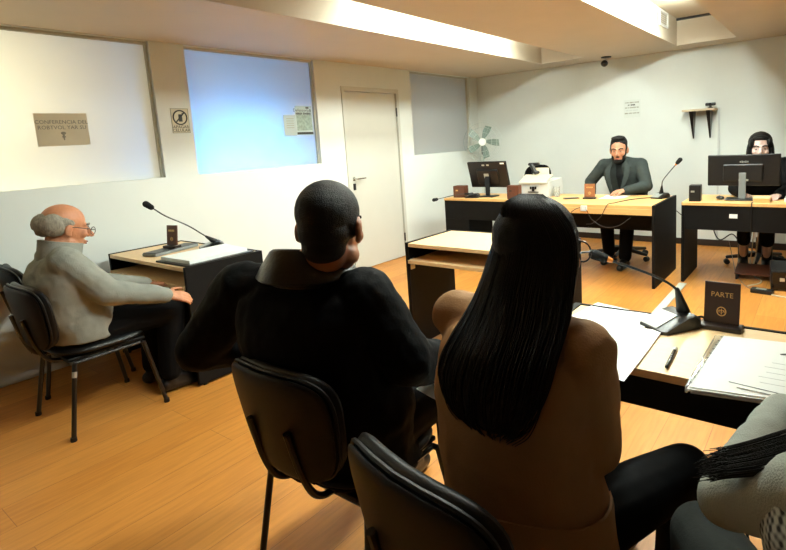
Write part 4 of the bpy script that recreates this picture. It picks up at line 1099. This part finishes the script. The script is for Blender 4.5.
vt = MB(); sp = f.spine(0, .066); spine_rings(vt, sp[:-1], f.sl, f.sh)
link('checked_vest', fuse(vt, 'checked_vest', .008, 4, .006, .08), M['plaid'], f.root, True, None, 180)
hair_cap(f, M['hair_dark'], [((0, -.022, .042), (.084, .100, .086)), ((0, -.05, -.02), (.078, .065, .09))], disp=.003)
lk = MB(); lp = [f.local(q) for q in ((.10, .93, 1.13), (.055, .87, 1.06), (.005, .815, .985), (-.05, .795, .950), (-.10, .80, .918), (-.14, .815, .888))]
for i, (ra, rb) in enumerate(((.05, .042), (.042, .032), (.032, .022), (.022, .006))): lk.cap(lp[i], lp[i+1], ra, rb, flat=.6, side=(0, 1, .3))
link('hair_lock', fuse(lk, 'hair_lock', .005, 4, .010, .02), M['hair_dark'], f.root, True, None, 180)
hs_ = MB(); rs = random.Random(5)
for q in range(420):
    pts = []; o1, o2 = max(-1.8, min(1.8, rs.gauss(0, .9))), max(-1.3, min(1.3, rs.gauss(0, .8))); e_ = rs.triangular(.05, 1.15, .45)
    for i, p in enumerate(lp):
        w_ = (.028, .030, .031, .030, .026, .022)[i]
        pp = p + V((0.0, .8, .35))*o1*w_*.62 + V((.1, -.5, .8))*abs(o2)*w_*.50
        if i == 5: pp = pts[-1] + (pp-pts[-1])*e_ + V((rs.uniform(-.006, .006), rs.uniform(-.012, .012), 0))
        pts.append(pp)
    hs_.tube(spline(pts, 4), .0015, 4, .0005)
hs_.build('hair_strands', M['hair_dark'], f.root, True)
f.trousers(M['greypants'], .026); f.shoes(M['shoe'])

# ---- bearded man in the grey suit behind the long desk
O = (-1.74, 5.72, 0)
J = dict(hipL=(-1.62, 5.80, .55), hipR=(-1.83, 5.80, .55), shL=(-1.575, 5.66, 1.045), shR=(-1.965, 5.68, 1.045),
         elL=(-1.49, 5.56, .83), wrL=(-1.66, 5.40, .800), elR=(-2.125, 5.68, .86), wrR=(-2.06, 5.55, .70),
         knL=(-1.62, 5.36, .53), knR=(-1.85, 5.38, .53), anL=(-1.64, 5.32, .10), anR=(-1.86, 5.50, .10), toL=(-1.65, 5.19, .037), toR=(-1.88, 5.37, .037))
f = Fig('person', 'bearded man in a grey suit seated behind the long desk at the back wall', M['skin'], O, J, ((-1.775, 5.58, 1.205), (PI+.16, .18, 0)), 1.1, 1.05)
f.body(handspec={'L': ((-.85, -.1, -.15), (0, -.25, .95), (-.1, -1, .1), 1.1, .45), 'R': ((0, -.5, -.8), (-.5, -.5, 0), (.8, -.4, 0), 1., .6)})
face_details(f.H4, f.hs, f.root, M['hair_short'], True)
f.jacket(M['suit'], 'suit_jacket', .020, .018, hem=.06, disp=.008, cuff=.94)
hair_cap(f, M['hair_short'], [((0, -.026, .060), (.079, .094, .076)), ((0, -.055, .005), (.074, .060, .06)), ((.014, .026, .118), (.050, .046, .022)), ((-.022, .016, .120), (.044, .042, .020)), ((.066, -.004, .030), (.014, .030, .046)), ((-.066, -.004, .030), (.014, .030, .046))], disp=.006)
hair_cap(f, M['hair_short'], [((0, .060, -.092), (.040, .038, .026)), ((.046, .030, -.062), (.019, .040, .034)), ((-.046, .030, -.062), (.019, .040, .034)), ((.060, .008, -.025), (.012, .018, .028)), ((-.060, .008, -.025), (.012, .018, .028)), ((0, .0915, -.0465), (.024, .012, .006))], 'beard', disp=.002)
sp = f.spine(0, .026); k = MB(); rings = []
c_sh = f.mid_sh; fw_ = (V((0, 0, 1)).cross(f.sh)).normalized()
for (t, w_, o_) in ((0., .012, .165), (.25, .035, .165), (.5, .050, .160), (.75, .060, .148), (1.0, .062, .105), (1.10, .055, .072)):
    c0 = vlerp(f.mid_hip+V((0, 0, .05)), c_sh, t)
    rings.append([c0 + f.sh*(w_*math.cos(a_)) + fw_*(o_-.06+.06*math.sin(a_)) for a_ in [2*PI*j/20 for j in range(20)]])
k.loft(rings); k.cap(c_sh+V((0, 0, .02))+fw_*.0, f.H4 @ V((0, -.02, -.105)), .075, .066)
link('shirt', fuse(k, 'shirt', .006, 3), M['shirtb'], f.root, True, None, 180)
for sx in (-1, 1):
    pts = [c_sh+f.sh*sx*.062+fw_*.085+V((0, 0, .045)), c_sh+f.sh*sx*.085+fw_*.135-V((0, 0, .05)), c_sh+f.sh*sx*.070+fw_*.165-V((0, 0, .16)), c_sh+f.sh*sx*.030+fw_*.172-V((0, 0, .30))]
    k = MB(); pp = spline(pts, 5); n = len(pp); rr_ = []
    for i, p in enumerate(pp):
        w_ = .012+.034*math.sin(min(1, (i+1)/n*1.05)*PI)*.9; rr_.append([p - f.sh*sx*w_*.2, p + f.sh*sx*w_ - fw_*.012, p + f.sh*sx*w_ - fw_*.005, p - f.sh*sx*w_*.2 + fw_*.007])
    k.loft(rr_); k.build('lapel', M['suit'], f.root, False)
f.trousers(M['pants']); f.shoes(M['shoe'])

# ---- person in black at the right desk
O = (-.50, 5.93, 0)
J = dict(hipL=(-.40, 5.98, .53), hipR=(-.60, 5.98, .53), shL=(-.315, 5.80, 1.01), shR=(-.66, 5.80, 1.01),
         elL=(-.26, 5.66, .80), wrL=(-.33, 5.40, .775), elR=(-.70, 5.64, .80), wrR=(-.62, 5.44, .775),
         knL=(-.43, 5.62, .52), knR=(-.61, 5.62, .52), anL=(-.44, 5.68, .15), anR=(-.62, 5.70, .15), toL=(-.44, 5.56, .125), toR=(-.62, 5.58, .125))
J['anL'] = V((-.43, 5.70, .10)); J['anR'] = V((-.63, 5.72, .10)); J['toL'] = V((-.43, 5.57, .037)); J['toR'] = V((-.64, 5.59, .037))
f = Fig('person', 'person in black with dark hair framing a pale face behind the right monitor', M['skin_pale'], O, J, ((-.512, 5.72, 1.165), (PI+.12, .05, 0)), 1.12, .95)
f.body(handspec={'L': ((-.3, -.9, -.1), (0, 0, 1), (-1, 0, 0), .95, .5), 'R': ((.3, -.9, -.1), (0, 0, 1), (1, 0, 0), .95, .5)})
face_details(f.H4, f.hs, f.root, M['hair_dark'])
f.jacket(M['blackcoat'], 'black_top', .030, .024, hem=.05, disp=.008)
hair_cap(f, M['hair_dark'], [((0, -.030, .052), (.090, .098, .090)), ((0, -.060, -.02), (.088, .060, .10)), ((.076, .008, -.04), (.026, .040, .10)), ((-.076, .008, -.04), (.026, .040, .10)), ((0, -.03, -.14), (.105, .075, .06)), ((0, .045, .092), (.055, .040, .020)), ((.060, .03, .05), (.020, .045, .04)), ((-.060, .03, .05), (.020, .045, .04))], disp=.003)
k = f.trousers(M['pants'], .018, 'trousers', .55)
f.shoes(M['shoe'], .14)
